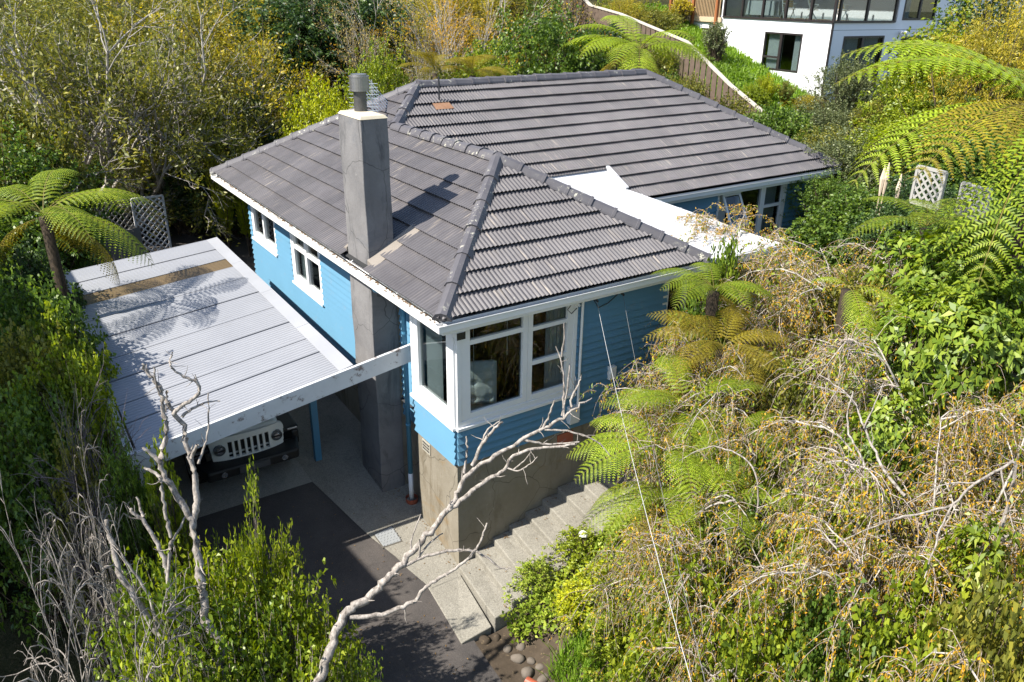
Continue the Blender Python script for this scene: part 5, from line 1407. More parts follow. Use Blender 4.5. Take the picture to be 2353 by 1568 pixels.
# pale-limbed trees of the left: several leaning stems, leaves thin and high
for s in (31, 32, 33):
    rng_ = np.random.default_rng(s)
    bs = [((rng_.normal(0, .25), rng_.normal(0, .25), -.1), (rng_.uniform(.0, .9), rng_.uniform(-.5, .3), 1)) for _ in range(5)]
    add_skel('limbs', s, 5.6, 5, bs, 4, 3.0, .085, (4, 4, 4, 4), (.11, .045), 'olive', 'pale', per=5, clump=.2, ratio=.60, spread=.75, wob=.13, up=.03)
for s in (34, 35):
    rng_ = np.random.default_rng(s)
    bs = [((rng_.normal(0, .12), rng_.normal(0, .12), -.1), (rng_.normal(0, .4), rng_.normal(0, .4), 1)) for _ in range(5)]
    add_skel('twigtree', s, 5, 4, bs, 4, 2.5, .05, (4, 4, 4, 3), (.07, .025), 'tan', 'twig', per=4, clump=.15, ratio=.62, spread=.6, wob=.12, up=.05)
for s in (36, 37):
    rng_ = np.random.default_rng(s)
    bs = [((rng_.normal(0, .15), rng_.normal(0, .15), -.1), (rng_.normal(0, .8), rng_.normal(0, .8), 1)) for _ in range(9)]
    add_skel('baretwigs', s, 2.2, 2.4, bs, 3, 1.1, .018, (6, 5, 4), None, '', 'purple', ratio=.62, spread=.6, wob=.16, up=.0, grav=.12)
for s in (38,):
    rng_ = np.random.default_rng(s)
    bs = [((rng_.normal(0, .15), rng_.normal(0, .15), -.1), (rng_.normal(0, 1.0), rng_.normal(0, 1.0), 1)) for _ in range(9)]
    add_skel('glossy', s, 2.0, 2.6, bs, 3, 1.0, .02, (5, 5, 4), (.085, .042), 'gloss', 'twig', per=7, clump=.10, ratio=.62, spread=.8, wob=.15, up=.06)
    bs = [((rng_.normal(0, .15), rng_.normal(0, .15), -.1), (rng_.normal(0, 1.0), rng_.normal(0, 1.0), 1)) for _ in range(9)]
    add_skel('glossy', s + 1, 2.0, 2.6, bs, 3, 1.0, .02, (5, 5, 4), (.085, .042), 'gloss', 'twig', per=7, clump=.10, ratio=.62, spread=.8, wob=.15, up=.06)
def add_plume(seed, h=1.8, w=1.1):
    rng = np.random.default_rng(seed); n = 9000; k = 26; pos = []; ax = []
    lines = []
    for i in range(k):
        a = rng.uniform(0, 6.28); r = rng.uniform(.05, .5) * w * .8; top = h * rng.uniform(.55, 1) * (1 - .5 * r / w)
        tt = np.linspace(0, 1, 6)[:, None]; P = np.array([[0, 0, 0.]]) + tt * np.array([[r * math.cos(a), r * math.sin(a), top]]); P[:, :2] *= tt ** .5
        lines.append((P, np.linspace(.012, .004, 6)))
        m = n // k; t = rng.uniform(.25, 1, m) ; q = np.stack([np.interp(t, tt[:, 0], P[:, c]) for c in range(3)], 1)
        ang = rng.uniform(0, 6.28, m); sp = .09 * (1.15 - t)[:, None] + .02
        o = np.stack([np.cos(ang), np.sin(ang), np.full(m, .9)], 1); pos.append(q + o * sp * rng.random((m, 1))); ax.append(o)
    V, F = leaves(rng, np.concatenate(pos), np.concatenate(ax), .06, .014, twist=1.5); v, f = strips(lines, 4)
    species('plume', h, w, [('foliage', np_mesh('foliage', V, F, G['lime'])), ('stem', np_mesh('stem', v, f, B['brown']))])
add_plume(41); add_plume(42)
def add_tuft(seed, h, n, wd, mat, name):
    rng = np.random.default_rng(seed); V = []; 
    for i in range(n):
        a = rng.uniform(0, 6.28); l = h * rng.uniform(.6, 1.15); e = rng.uniform(.5, 1.45); p = np.array([rng.normal(0, .05), rng.normal(0, .05), 0.]); d = np.array([math.cos(a) * math.cos(e), math.sin(a) * math.cos(e), math.sin(e)])
        s = np.array([-math.sin(a), math.cos(a), 0]) * wd / 2; prev = p; k = 4
        for j in range(k):
            q = prev + d * l / k; d = d + np.array([0, 0, -.28]); d /= np.linalg.norm(d); w0 = 1 - j / k * .7; w1 = 1 - (j + 1) / k * .95
            V += [prev - s * w0, prev + s * w0, q + s * w1, q - s * w1]; prev = q
    species(name, h, h, [('blades', np_mesh('blades', np.array(V), np.arange(len(V)).reshape(-1, 4), G[mat]))])
add_tuft(51, .9, 90, .03, 'grass', 'tuft'); add_tuft(52, .55, 160, .022, 'grass', 'tuft')
FR = {}
for k, (L, rise, fall, dr) in enumerate(((1, .75, .55, .35), (1, .5, .8, .45), (1, .95, .35, .3), (1, .25, 1.0, .6))):
    V, F, MI = frond(60 + k, L * 2.0, rise, fall, droop=dr)
    FR[k] = np_mesh('frond', V, F, [G['fern'], B['rachis']], MI)

# ------------------------------------------------------------------ planting
LOG = []
def setmat(o, m):
    if m is None: return
    o.material_slots[0].link = 'OBJECT'; o.material_slots[0].material = m
prng = random.Random(77)
def plant(name, label, cat, sp, u, v, t, w, mat=None, bark=None, group=None, variant=None, rz=None, at=None, h=None, sink=0, lean=None):
    """plant whose top is seen at (u, v), t metres from the camera; w is its spread"""
    P = pix(u, v, t) if at is None else np.array([at[0], at[1], tz(at[0], at[1]) + h])
    z0 = tz(P[0], P[1]) - sink; H = max(.25, P[2] - z0)
    LOG.append((name, u, v, t, round(H, 2), round(P[0], 1), round(P[1], 1)))
    vs = SP[sp]; hh, ww, parts = vs[prng.randrange(len(vs)) if variant is None else variant]
    o = thing(name, label, cat, (P[0], P[1], z0), prng.uniform(0, 6.28) if rz is None else rz, group)
    o.scale = (w / ww, w / ww, H / hh)
    if lean: o.rotation_euler.x, o.rotation_euler.y = lean
    for pn, me in parts:
        c = link(pn, me, o)
        if pn in ('foliage', 'crown', 'blades') and mat: setmat(c, G[mat])
        if pn in ('stem', 'trunk') and bark: setmat(c, B[bark])
    return o
def tree_fern(label, u, v, t, L, n=11, mat='fern', old=3, trunk=True, az=None, tilt=(0.1, .5), seed=1, cat='tree fern', name='tree_fern', group=None, kinds=(0, 1, 2), at=None):
    r = random.Random(seed); C = pix(u, v, t) if at is None else np.array(at); z0 = tz(C[0], C[1])
    LOG.append((name, u, v, t, round(C[2] - z0, 2), round(C[0], 1), round(C[1], 1)))
    o = thing(name, label, cat, (C[0], C[1], z0), 0, group); h = C[2] - z0
    if trunk:
        m = MB(); m.tube([(r.uniform(-.15, .15), r.uniform(-.15, .15), -.2), (.03, 0, h * .5), (0, 0, h - .05)], [.14, .10, .09], 9); m.build('trunk', B['ferntrunk'], o, smooth=True)
    azs = az if az is not None else [i * 360 / n + r.uniform(-14, 14) for i in range(n)]
    for i, a in enumerate(azs):
        spec = a if isinstance(a, tuple) else (a, None, None, None)
        k = r.choice(kinds) if spec[1] is None else spec[1]
        f = link('frond', FR[k], o, (0, 0, h)); sc = L / 2 * (r.uniform(.85, 1.1) if spec[2] is None else spec[2])
        f.rotation_euler = (r.uniform(-.15, .15), -r.uniform(*tilt) + .25, R(spec[0])); f.scale = (sc,) * 3
        mm = spec[3] or mat
        setmat(f, G[mm])
    for i in range(old):
        f = link('frond', FR[3], o, (0, 0, h - .08)); f.rotation_euler = (r.uniform(-.2, .2), r.uniform(.25, .6), r.uniform(0, 6.28)); f.scale = (L / 2 * r.uniform(.6, .85),) * 3; setmat(f, G['fernold']); f['label'] = 'browning old frond hanging below the crown'
    return o

for s in (43, 44):
    rng_ = np.random.default_rng(s)
    bs = [((rng_.normal(0, .1), rng_.normal(0, .1), .3), (math.cos(i * .7) * 1.2, math.sin(i * .7) * 1.2, rng_.uniform(.5, 1.6))) for i in range(9)]
    add_skel('curl', s, 1.5, 2.4, bs, 3, 1.05, .016, (5, 5, 3), None, '', 'dead', ratio=.6, spread=.75, wob=.16, up=.0, grav=.30)
# ================================================================== plants, left back
plant('pale_limbed_tree', 'pale-limbed leaning tree filling the top left corner', 'tree', 'limbs', 10, -70, 26, 7.2, 'olive', variant=0, rz=-.5)
plant('pale_limbed_tree', 'pale-limbed tree with branches sweeping right above the left fern', 'tree', 'limbs', 170, -40, 26.5, 6.8, 'olive', variant=1, rz=-.4, lean=(0, .22))
plant('pale_limbed_tree', 'low sweeping pale-limbed tree hanging toward the drive', 'tree', 'limbs', 290, 120, 27.5, 6, 'olive', variant=2, rz=-.6, lean=(0, .3))
plant('pale_limbed_tree', 'pale-limbed tree behind the sweeping branches, left of the dark trees', 'tree', 'limbs', 430, 20, 28, 6.5, 'gold', variant=0, rz=.3, lean=(0, .2))
plant('feathery_tree', 'feathery olive tree behind the pale branches at the top left', 'tree', 'feathery', 150, -110, 31, 8, 'olive', variant=0)
plant('feathery_tree', 'golden feathery tree at the top, left of the dark trees', 'tree', 'feathery', 480, -60, 31, 7, 'gold', variant=1)
plant('feathery_tree', 'olive feathery tree at the top edge above the sweeping branches', 'tree', 'feathery', 330, -80, 33, 7.5, 'olive', variant=1)
plant('feathery_tree', 'small golden feathery tree beside the dark evergreen at the top', 'tree', 'feathery', 560, 40, 29, 4, 'gold', variant=0)
plant('dark_evergreen', 'dark evergreen tree rising behind the lime round bush', 'tree', 'tree', 640, -60, 31, 6, 'dark', variant=0)
plant('dark_evergreen', 'tall dark evergreen tree above the chimney flue', 'tree', 'tree', 770, -50, 30, 5.5, 'dark', variant=1)
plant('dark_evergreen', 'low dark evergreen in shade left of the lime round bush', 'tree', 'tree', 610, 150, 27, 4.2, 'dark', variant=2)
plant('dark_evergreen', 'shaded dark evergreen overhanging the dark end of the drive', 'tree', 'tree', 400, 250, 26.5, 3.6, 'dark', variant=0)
plant('dark_evergreen', 'dark evergreen at the left edge behind the tree fern', 'tree', 'tree', -10, 280, 21, 3.6, 'mid', variant=2)
plant('wall_shrub', 'straggly shrub with pale twigs hanging over the drive by the retaining wall', 'shrub', 'twigtree', 310, 290, 27, 3.6, 'olive', 'grey', variant=0)
plant('wall_shrub', 'straggly twiggy shrub behind the left tree fern', 'shrub', 'limbs', 140, 280, 28, 4.0, 'bright', 'grey', variant=1)
plant('leafy_shrub', 'olive leafy shrub in the shade beside the drive behind the lattice', 'shrub', 'shrub', 235, 350, 27, 2.8, 'mid', variant=0)
plant('leafy_shrub', 'yellowish leafy shrub left of the pale sweeping branches', 'shrub', 'shrub', 40, 250, 22, 3.0, 'olive', variant=1)
plant('plume_shrub', 'taller upright yellow-green plume shrub beyond the retaining wall', 'shrub', 'plume', 480, 212, 24.4, 1.3, 'lime', variant=0)
plant('plume_shrub', 'shorter plume shrub right of the taller one beyond the retaining wall', 'shrub', 'plume', 535, 268, 24.2, 1.4, 'lime', variant=1)
plant('round_bush', 'clipped-looking round lime green bush left of the chimney', 'bush', 'round', 735, 203, 22.6, 3.6, 'lime')
plant('wall_ivy_shrub', 'dark ivy mound growing over the retaining wall', 'shrub', 'shrub', 520, 338, 26.3, 3.4, 'dark', variant=0)
plant('wall_ivy_shrub', 'dark ivy mound over the wall next to the roof corner', 'shrub', 'shrub', 600, 326, 26.6, 2.6, 'dark', variant=1)

# ================================================================== behind the roof
plant('leafy_shrub', 'bright leafy shrub behind the chimney flue', 'shrub', 'biground', 880, 95, 24.5, 2.6, 'bright')
plant('twiggy_tree', 'bare brown twiggy tree at the top, right of the dark evergreens', 'tree', 'twigtree', 900, -50, 29, 5, 'tan', 'pale', variant=0)
plant('twiggy_tree', 'golden brown twiggy tree above the ridge end', 'tree', 'twigtree', 1010, -50, 28, 5, 'orange', 'pale', variant=1)
plant('twiggy_tree', 'golden twiggy tree left of the round green tree', 'tree', 'twigtree', 1090, -60, 30, 5, 'gold', 'pale', variant=0)
plant('twiggy_tree', 'thin pale twiggy tree low behind the ridge', 'tree', 'twigtree', 960, 80, 26, 3.4, 'olive', 'pale', variant=1)
plant('feathery_tree', 'golden feathery tree behind the twiggy trees', 'tree', 'feathery', 1030, -90, 34, 7, 'gold', variant=0)
plant('feathery_tree', 'olive feathery tree beyond the round green tree', 'tree', 'feathery', 1180, -100, 36, 7, 'olive', variant=1)
plant('round_tree', 'large rounded green tree behind the middle of the ridge', 'tree', 'biground', 1230, 0, 26.5, 5.2, 'mid')
plant('round_tree', 'lower bright green tree in front of the large rounded tree', 'tree', 'biground', 1130, 105, 25, 3.6, 'bright')
plant('leafy_shrub', 'dark shrub between the round green tree and the back tree fern', 'shrub', 'tree', 1345, 60, 28, 3.2, 'dark', variant=1)
plant('leafy_shrub', 'dark shrub filling the gap at the foot of the timber fence', 'shrub', 'tree', 1400, 130, 27, 3, 'mid', variant=2)
plant('leafy_shrub', 'olive shrub on the ridge line under the yellow ferns', 'shrub', 'shrub', 1020, 170, 24, 2.6, 'olive', variant=0)
tree_fern('yellow fern low behind the ridge, left one', 1000, 165, 24, 1.3, 9, 'fernold', 2, seed=3, name='yellow_fern', cat='fern')
tree_fern('yellow fern low behind the ridge, nearer the round tree', 1085, 170, 24, 1.4, 9, 'fernold', 2, seed=4, name='yellow_fern', cat='fern')
tree_fern('tall green tree fern behind the right end of the ridge', 1468, 118, 25.5, 2.6, 15, 'fernlight', 4, seed=11, tilt=(.0, .4), kinds=(0, 1, 2))
plant('fence_shrub', 'spiky yellow-green shrub at the top of the timber fence', 'shrub', 'feathery', 1440, -20, 37, 3.5, 'gold', variant=1)
plant('fence_shrub', 'olive shrub beside the timber deck posts', 'shrub', 'tree', 1500, 0, 37, 3, 'olive', variant=0)

# ================================================================== slope under the white house
def on_ground(u, v):
    for t in np.arange(8, 70, .1):
        p = pix(u, v, t)
        if p[2] <= tz(p[0], p[1]): return p, t
    return pix(u, v, 40), 40
for i, (u, v, h, w, sp, mt, lb) in enumerate([
    (1645, 150, 1.7, 1.3, 'small', 'grey', 'small airy tree in front of the small dark window of the white house'),
    (1700, 190, .8, .9, 'tuft', 'grass', 'spiky grass tuft against the white wall, upper one'),
    (1728, 215, .7, .8, 'tuft', 'grass', 'spiky grass tuft against the white wall, lower one'),
    (1760, 240, 1.3, 1.4, 'plume', 'lime', 'bronze-tipped plume shrub below the white house window'),
    (1800, 250, 1.2, 1.2, 'plume', 'olive', 'plume shrub nearest the corner of the white house'),
    (1720, 250, .9, 1.6, 'shrub', 'bright', 'bright low shrub on the grass bank above the timber fence'),
    (1660, 230, 1.0, 1.8, 'shrub', 'olive', 'olive shrub growing over the timber fence top'),
    (1730, 320, 1.3, 2.4, 'shrub', 'olive', 'olive shrub spilling over the lower timber fence'),
    (1790, 330, 1.4, 2.6, 'shrub', 'mid', 'green shrub covering the bottom end of the timber fence'),
    (1860, 262, .7, 2.0, 'round', 'gold', 'low golden mound at the foot of the white house corner'),
    (1850, 390, 2.0, 3.0, 'shrub', 'grey', 'grey-green shrub beyond the right roof corner'),
    (1560, 60, 1.2, 1.5, 'small', 'gold', 'golden shrub under the timber deck')]):
    P, t = on_ground(u, v)
    if 'timber fence' in lb and 'grass bank' not in lb: P = np.array({'top': (16.1, 11.6), 'low': (16.0, 9.3), 'bot': (15.9, 7.4)}['top' if 'top' in lb else 'low' if 'lower' in lb else 'bot']); h += 1.3
    plant('bank_shrub' if sp != 'tuft' else 'grass_tuft', lb, 'shrub' if sp != 'tuft' else 'grass tuft', sp, u, v, t, w, mt, at=(P[0], P[1]), h=h)
plant('tall_shrub', 'tall grey-green shrub in front of the shaded white house window', 'shrub', 'biground', 1965, 122, 32.5, 2.9, 'grey')
plant('tall_shrub', 'olive shrub at the foot of the tall grey-green shrub', 'shrub', 'biground', 1945, 240, 30, 2.6, 'grey')
plant('tall_shrub', 'mixed green shrub right of the tall grey-green shrub', 'shrub', 'tree', 2050, 225, 29, 3.2, 'olive', variant=1)
plant('tall_shrub', 'brownish green shrub above the right roof corner', 'shrub', 'biground', 1900, 290, 25.5, 3.4, 'olive')
plant('tall_shrub', 'dense shrub rising right of the house beyond the bedroom window', 'shrub', 'biground', 1975, 300, 23.5, 3.4, 'grey')
plant('tall_shrub', 'shaded shrub beside the right end wall of the blue house', 'shrub', 'biground', 1930, 400, 21.8, 2.4, 'mid')
plant('leafy_tree', 'yellow-green leafy tree hiding the right side of the white house', 'tree', 'tree', 2195, 5, 29, 4.6, 'bright', variant=0)
plant('leafy_tree', 'bright green leafy tree above the right-hand tree fern', 'tree', 'tree', 2130, 180, 27, 3.4, 'bright', variant=2)
plant('leafy_tree', 'leafy tree at the right edge below the golden conifer', 'tree', 'tree', 2290, 90, 27, 4.0, 'mid', variant=1)
plant('leafy_tree', 'bright leafy tree under the right-hand tree fern crown', 'tree', 'tree', 2100, 260, 24, 3.4, 'bright', variant=1)
plant('leafy_tree', 'leafy shrub tree at the right edge behind the fern fronds', 'tree', 'tree', 2250, 250, 23, 4, 'mid', variant=0)
plant('golden_conifer', 'golden yellow conifer in the top right corner', 'tree', 'feathery', 2340, -60, 26, 4.6, 'gold', variant=0)
plant('dark_evergreen', 'dark evergreen behind the golden conifer at the top right', 'tree', 'tree', 2300, -70, 33, 6, 'dark', variant=2)
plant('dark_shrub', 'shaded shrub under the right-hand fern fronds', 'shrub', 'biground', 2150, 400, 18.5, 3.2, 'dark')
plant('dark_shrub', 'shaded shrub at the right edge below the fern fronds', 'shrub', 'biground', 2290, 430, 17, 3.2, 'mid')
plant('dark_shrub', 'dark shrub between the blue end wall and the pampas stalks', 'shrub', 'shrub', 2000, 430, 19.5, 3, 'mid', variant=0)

# ================================================================== ferns on the right and beside the steps
tree_fern('big tree fern at the right edge with fronds arching over the lattice', 2420, 285, 12.8, 3.0, 12, 'fernlight', 0, seed=21,
          az=[(100, 0, 1, 'fernlight'), (125, 0, 1, 'fernlight'), (146, 0, 1.05, 'fernlight'), (164, 1, 1.1, 'fernlight'), (180, 1, 1.05, 'fernold'), (196, 3, 1.1, 'fern'), (208, 1, 1.15, 'fern'), (224, 3, 1.1, 'fern'), (245, 1, 1.05, 'fern'), (282, 0, .9, 'fern'), (320, 0, .9, 'fern'), (20, 2, .9, 'fern'), (60, 0, .9, 'fern')])
tree_fern('tree fern spreading its fronds against the front wall beside the porch', 1640, 665, 12.2, 1.12, 9, 'fern', 2, seed=22, kinds=(1, 3, 0))
tree_fern('bright fern with a drooping comb-like frond in the orange shrubs', 1950, 660, 12.3, 1.25, 3, 'fernlight', 0, seed=23, az=[(230, 3, 1, None), (300, 3, .8, None), (90, 1, .6, None)], name='ground_fern', cat='fern')
tree_fern('yellow-green fern leaning over the top of the steps', 1575, 935, 10.9, 1.2, 8, 'fern', 2, seed=24, kinds=(1, 3, 0), name='ground_fern', cat='fern')
tree_fern('pale bright fern arching over the middle of the steps', 1540, 1035, 10.6, 1.45, 8, 'fernlight', 0, seed=25, kinds=(1, 3), name='ground_fern', cat='fern')
tree_fern('large fern drooping beside the white stone', 1530, 1120, 10.4, 1.25, 9, 'fern', 1, seed=26, kinds=(1, 3), name='ground_fern', cat='fern')
tree_fern('yellowed fern in the orange shrubs left of the middle', 1660, 800, 11.8, 1.3, 9, 'fernold', 2, seed=27, kinds=(1, 3, 0), name='ground_fern', cat='fern')
tree_fern('fern at the upper right beside the large-leaved shrub', 2130, 520, 14.2, 1.4, 7, 'fern', 1, seed=28, kinds=(0, 1), name='ground_fern', cat='fern')
tree_fern('small dark fern in the gap under the orange shrubs', 1660, 1150, 10.2, 1.0, 8, 'fern', 1, seed=29, kinds=(1, 3), name='ground_fern', cat='fern')
tree_fern('small green fern low in the orange shrubs', 1690, 990, 10.6, .9, 8, 'fern', 1, seed=30, kinds=(1, 3), name='ground_fern', cat='fern')
# left tree fern
tree_fern('tree fern with broad fronds beside the back of the carport', 100, 492, 16.4, 2.15, 9, 'fern', 3, seed=31, kinds=(1, 1, 3, 0), tilt=(.15, .6))

# ================================================================== the weeping orange shrubs on the right bank
W_ = [(1860, 505, 14.6, 3.6, 'topmost, below the bedroom window'), (2010, 530, 13.8, 3.4, 'upper one left of the large-leaved shrub'), (1800, 590, 13.2, 2.2, 'beside the white porch roof corner'), (1930, 600, 12.9, 3.2, 'behind the comb-like fern'),
      (1700, 740, 11.9, 1.7, 'nearest the front wall'), (1790, 720, 11.8, 3.0, 'left of the comb-like fern'), (2010, 760, 11.3, 3.2, 'below the comb-like fern'), (2240, 720, 10.8, 3.2, 'greyest, at the right below the large-leaved shrub'),
      (1680, 890, 11.0, 1.6, 'above the fern at the top of the steps'), (1720, 880, 10.9, 2.6, 'in the middle of the bank'), (1900, 930, 10.2, 3.0, 'around the long pale bare branch'), (2140, 900, 9.8, 3.0, 'right of the long pale bare branch'), (2330, 880, 9.6, 2.8, 'at the right edge halfway down'),
      (1720, 1080, 10.0, 2.2, 'right of the bright step fern'), (1880, 1120, 9.3, 2.6, 'above the yellow-flowered ground plants'), (2060, 1090, 8.9, 2.6, 'lower right of the middle'), (2270, 1060, 8.6, 2.7, 'lower at the right edge'),
      (1680, 1260, 9.2, 1.8, 'above the ivy bank'), (1850, 1290, 8.5, 2.2, 'low in the middle of the bank'), (2040, 1290, 8.2, 2.3, 'low, right of the middle'), (2240, 1270, 7.9, 2.4, 'low at the right edge'), (1980, 1450, 7.6, 1.9, 'at the bottom edge, right of the middle'), (2190, 1440, 7.3, 2.0, 'at the bottom right corner')]
for i, (u, v, t, w, where) in enumerate(W_):
    plant('weeping_shrub', 'weeping orange-podded twiggy shrub, ' + where, 'shrub', 'weeping', u, v, t, w, group='weeping orange shrubs on the right bank', variant=i % 4)
# green growth showing between them
for i, (u, v, t, w, sp, mt, lb) in enumerate([
    (2220, 500, 13.2, 3.0, 'bigleaf', 'gloss', 'large-leaved glossy shrub at the right edge, upper one'), (2320, 560, 12.2, 2.8, 'bigleaf', 'gloss', 'large-leaved glossy shrub hard against the right edge'), (2150, 640, 12.0, 2.2, 'bigleaf', 'gloss', 'large-leaved glossy shrub right of the comb-like fern'),
    (2080, 880, 10.4, 1.5, 'bigleaf', 'gloss', 'large-leaved patch among the orange twigs'), (1880, 1170, 9.4, 1.4, 'bigleaf', 'bright', 'large-leaved bright patch below the middle of the bank'), (2280, 1180, 8.4, 1.4, 'bigleaf', 'bright', 'large-leaved bright patch at the lower right edge'),
    (1740, 1010, 10.6, 1.8, 'shrub', 'bright', 'bright green shrub under the orange twigs in the middle'), (1960, 1120, 9.5, 2.0, 'shrub', 'bright', 'bright green shrub under the orange twigs lower down'),
    (1590, 690, 12.4, 1.2, 'small', 'mid', 'green shrub growing up beside the porch corner'), (1670, 560, 12.9, .8, 'small', 'gloss', 'dark sprig rising in front of the white porch roof'),
    (1640, 860, 11.4, 1.6, 'shrub', 'olive', 'olive shrub behind the step ferns'), (1800, 830, 11.4, 1.8, 'shrub', 'olive', 'olive shrub in the middle of the orange twigs'),
    (1620, 1330, 8.9, 1.8, 'shrub', 'bright', 'bright leafy shrub low on the ivy bank'), (1780, 1400, 8.2, 1.8, 'shrub', 'bright', 'bright leafy shrub low in the bottom middle'), (1930, 1360, 8.2, 1.6, 'shrub', 'mid', 'green shrub at the bottom, under the lowest orange twigs'), (2120, 1380, 7.8, 1.8, 'shrub', 'bright', 'bright green shrub near the bottom right corner'), (2330, 1400, 7.3, 1.6, 'shrub', 'olive', 'olive shrub at the bottom right corner'),
    (1990, 640, 13.0, 1.8, 'shrub', 'olive', 'olive shrub behind the comb-like fern'), (1700, 1180, 9.9, 1.5, 'shrub', 'mid', 'green shrub beside the small dark fern')]):
    plant('bank_shrub', lb, 'shrub', sp, u, v, t, w, mt)
# pampas-like stalks by the fence on the right
for i, (u, v) in enumerate(((2035, 378), (2044, 374), (2072, 400))):
    P = pix(u, v, 18.5); z = tz(P[0], P[1]); m = MB(); m.tube([(0, 0, -.05), (0, 0, P[2] - z - .6)], .012, 5)
    o = thing('pampas_stalk', ['slim dry flower stalk left of the lattice at the right', 'tallest dry flower stalk at the right', 'dry flower stalk nearest the right-hand lattice'][i], 'plant', (P[0], P[1], z), 0, 'dry flower stalks'); m.build('stalk', plain('dry_stalk', (.42, .34, .22), .8, .1) if i == 0 else bpy.data.materials['dry_stalk'], o)
    m = MB(); m.tube([(0, 0, P[2] - z - .65), (0, 0, P[2] - z - .3), (0, 0, P[2] - z)], [.02, .06, .01], 7); m.build('plume', plain('dry_plume', (.50, .40, .30), .9, .1) if i == 0 else bpy.data.materials['dry_plume'], o)

# ================================================================== left of the carport
for i, (u, v, t, w, sp, mt, lb) in enumerate([
    (60, 650, 14.6, 2.2, 'shrub', 'mid', 'dark shrub below the left tree fern'), (105, 720, 14.0, 1.6, 'shrub', 'bright', 'holly-like shrub touching the carport gutter'), (50, 770, 13.2, 1.8, 'shrub', 'olive', 'green shrub left of the carport, at the frame edge'), (110, 810, 12.8, 1.5, 'shrub', 'bright', 'green shrub overhanging the carport edge'),
    (30, 900, 12.2, 1.8, 'shrub', 'mid', 'dark shrub at the left edge behind the bare twigs'), (150, 1000, 11.9, 1.2, 'shrub', 'olive', 'dark leafy shrub under the grey bare twigs'), (262, 1020, 11.5, .9, 'shrub', 'mid', 'leafy shrub at the front left carport post'), (360, 1010, 11.2, .8, 'small', 'bright', 'bright vine leaves in front of the parked car'), (40, 560, 17.5, 2.2, 'shrub', 'dark', 'dark shrub behind the left tree fern trunk')]):
    plant('side_shrub', lb, 'shrub', sp, u, v, t, w, mt)
plant('bare_bush', 'purple-grey bare twig bush left of the carport front', 'bush', 'baretwigs', 105, 865, 11.6, 1.6, variant=0)
plant('bare_bush', 'bare twig bush beside the front left carport corner', 'bush', 'baretwigs', 220, 960, 11.1, 1.1, variant=1)

# ================================================================== glossy shrub in the left foreground
for i, (u, v, t, w, lb) in enumerate([
    (545, 1150, 10.7, 1.0, 'tallest glossy sprig of the left foreground, against the dark asphalt'), (430, 1250, 10.2, 1.6, 'glossy shrub around the dead tree trunk'), (310, 1300, 9.7, 1.5, 'glossy shrub left of the dead tree trunk'), (610, 1300, 10.2, 1.7, 'glossy shrub right of the dead tree trunk'), (720, 1370, 10.3, 1.2, 'rightmost glossy shrub beside the asphalt'),
    (510, 1400, 9.5, 1.7, 'glossy shrub at the foot of the dead tree'), (380, 1470, 9.0, 1.5, 'glossy shrub near the bottom edge'), (650, 1450, 9.5, 1.6, 'glossy shrub low beside the leaning branch'), (800, 1490, 9.9, .9, 'small glossy shrub right of the leaning branch foot')]):
    plant('glossy_shrub', lb, 'shrub', 'glossy' if i == 0 else 'open', u, v, t, w, 'gloss' if i % 3 == 2 else 'bright', group='glossy shrubs in the left foreground', variant=i % 2)
plant('bare_bush', 'tangle of curved pale bare twigs at the bottom left', 'bush', 'curl', 190, 1345, 9.0, 1.9, variant=0)
plant('bare_bush', 'lower tangle of pale bare twigs at the bottom left edge', 'bush', 'curl', 240, 1440, 8.6, 1.8, variant=1)
plant('bare_bush', 'curling pale twigs above the dark fence at the left', 'bush', 'curl', 150, 1085, 10.4, 1.0, variant=1)

# ================================================================== dead trees, branch by branch
def dead_tree(name, label, limbs, t0, t1, v0, v1, foot, fat=.62):
    o = thing(name, label, 'dead tree', (foot[0], foot[1], tz(foot[0], foot[1])))
    loc = np.array([foot[0], foot[1], tz(foot[0], foot[1])]); rr = np.random.default_rng(3); tw = 0
    for li, (pts, r0, r1) in enumerate(limbs):
        P = []
        for k, (u, v) in enumerate(pts):
            t = t0 + (t1 - t0) * (v0 - v) / (v0 - v1) + (0 if li == 0 else .10 * math.sin(li * 2.1) * k / max(1, len(pts) - 1))
            P.append(pix(u, v, t) - loc)
        P = np.array(P)
        if li == 0: P = np.concatenate([[np.array([0, 0, -.1])], P])
        # smooth and roughen
        n = len(P); x = np.linspace(0, n - 1, (n - 1) * 4 + 1); Q = np.stack([np.interp(x, np.arange(n), P[:, c]) for c in range(3)], 1)
        for _ in range(2): Q[1:-1] = (Q[:-2] + 2 * Q[1:-1] + Q[2:]) / 4
        s = 1.632 / 3010 * t0; Q[1:-1] += rr.normal(0, .22 * s * (r0 + r1) / 2, Q[1:-1].shape)
        rad = np.linspace(r0, r1, len(Q)) * s * fat * rr.uniform(.93, 1.07, len(Q))
        V, F = strips([(Q, rad)], 8 if r0 > 6 else 6)
        link('trunk' if li == 0 else 'branch', np_mesh('branch', V, F, B['dead'], smooth=True), o)
        # broken stubs and short twigs
        if len(Q) > 10:
            st = []
            for _ in range(int(2 + len(Q) / 6)):
                k = rr.integers(4, len(Q) - 1); d = rr.normal(0, 1, 3); L = rr.uniform(.05, .22)
                W2, _ = polyline(rr, Q[k], d + (Q[k] - Q[k - 1]) * 8, L, 3, .2, -.1); st.append((W2, np.linspace(max(.004, rad[k] * .4), .002, 4)))
            V, F = strips(st, 4); tag(link('twigs', np_mesh('twigs', V, F, B['dead'], smooth=True), o), kind='stuff')
    return o
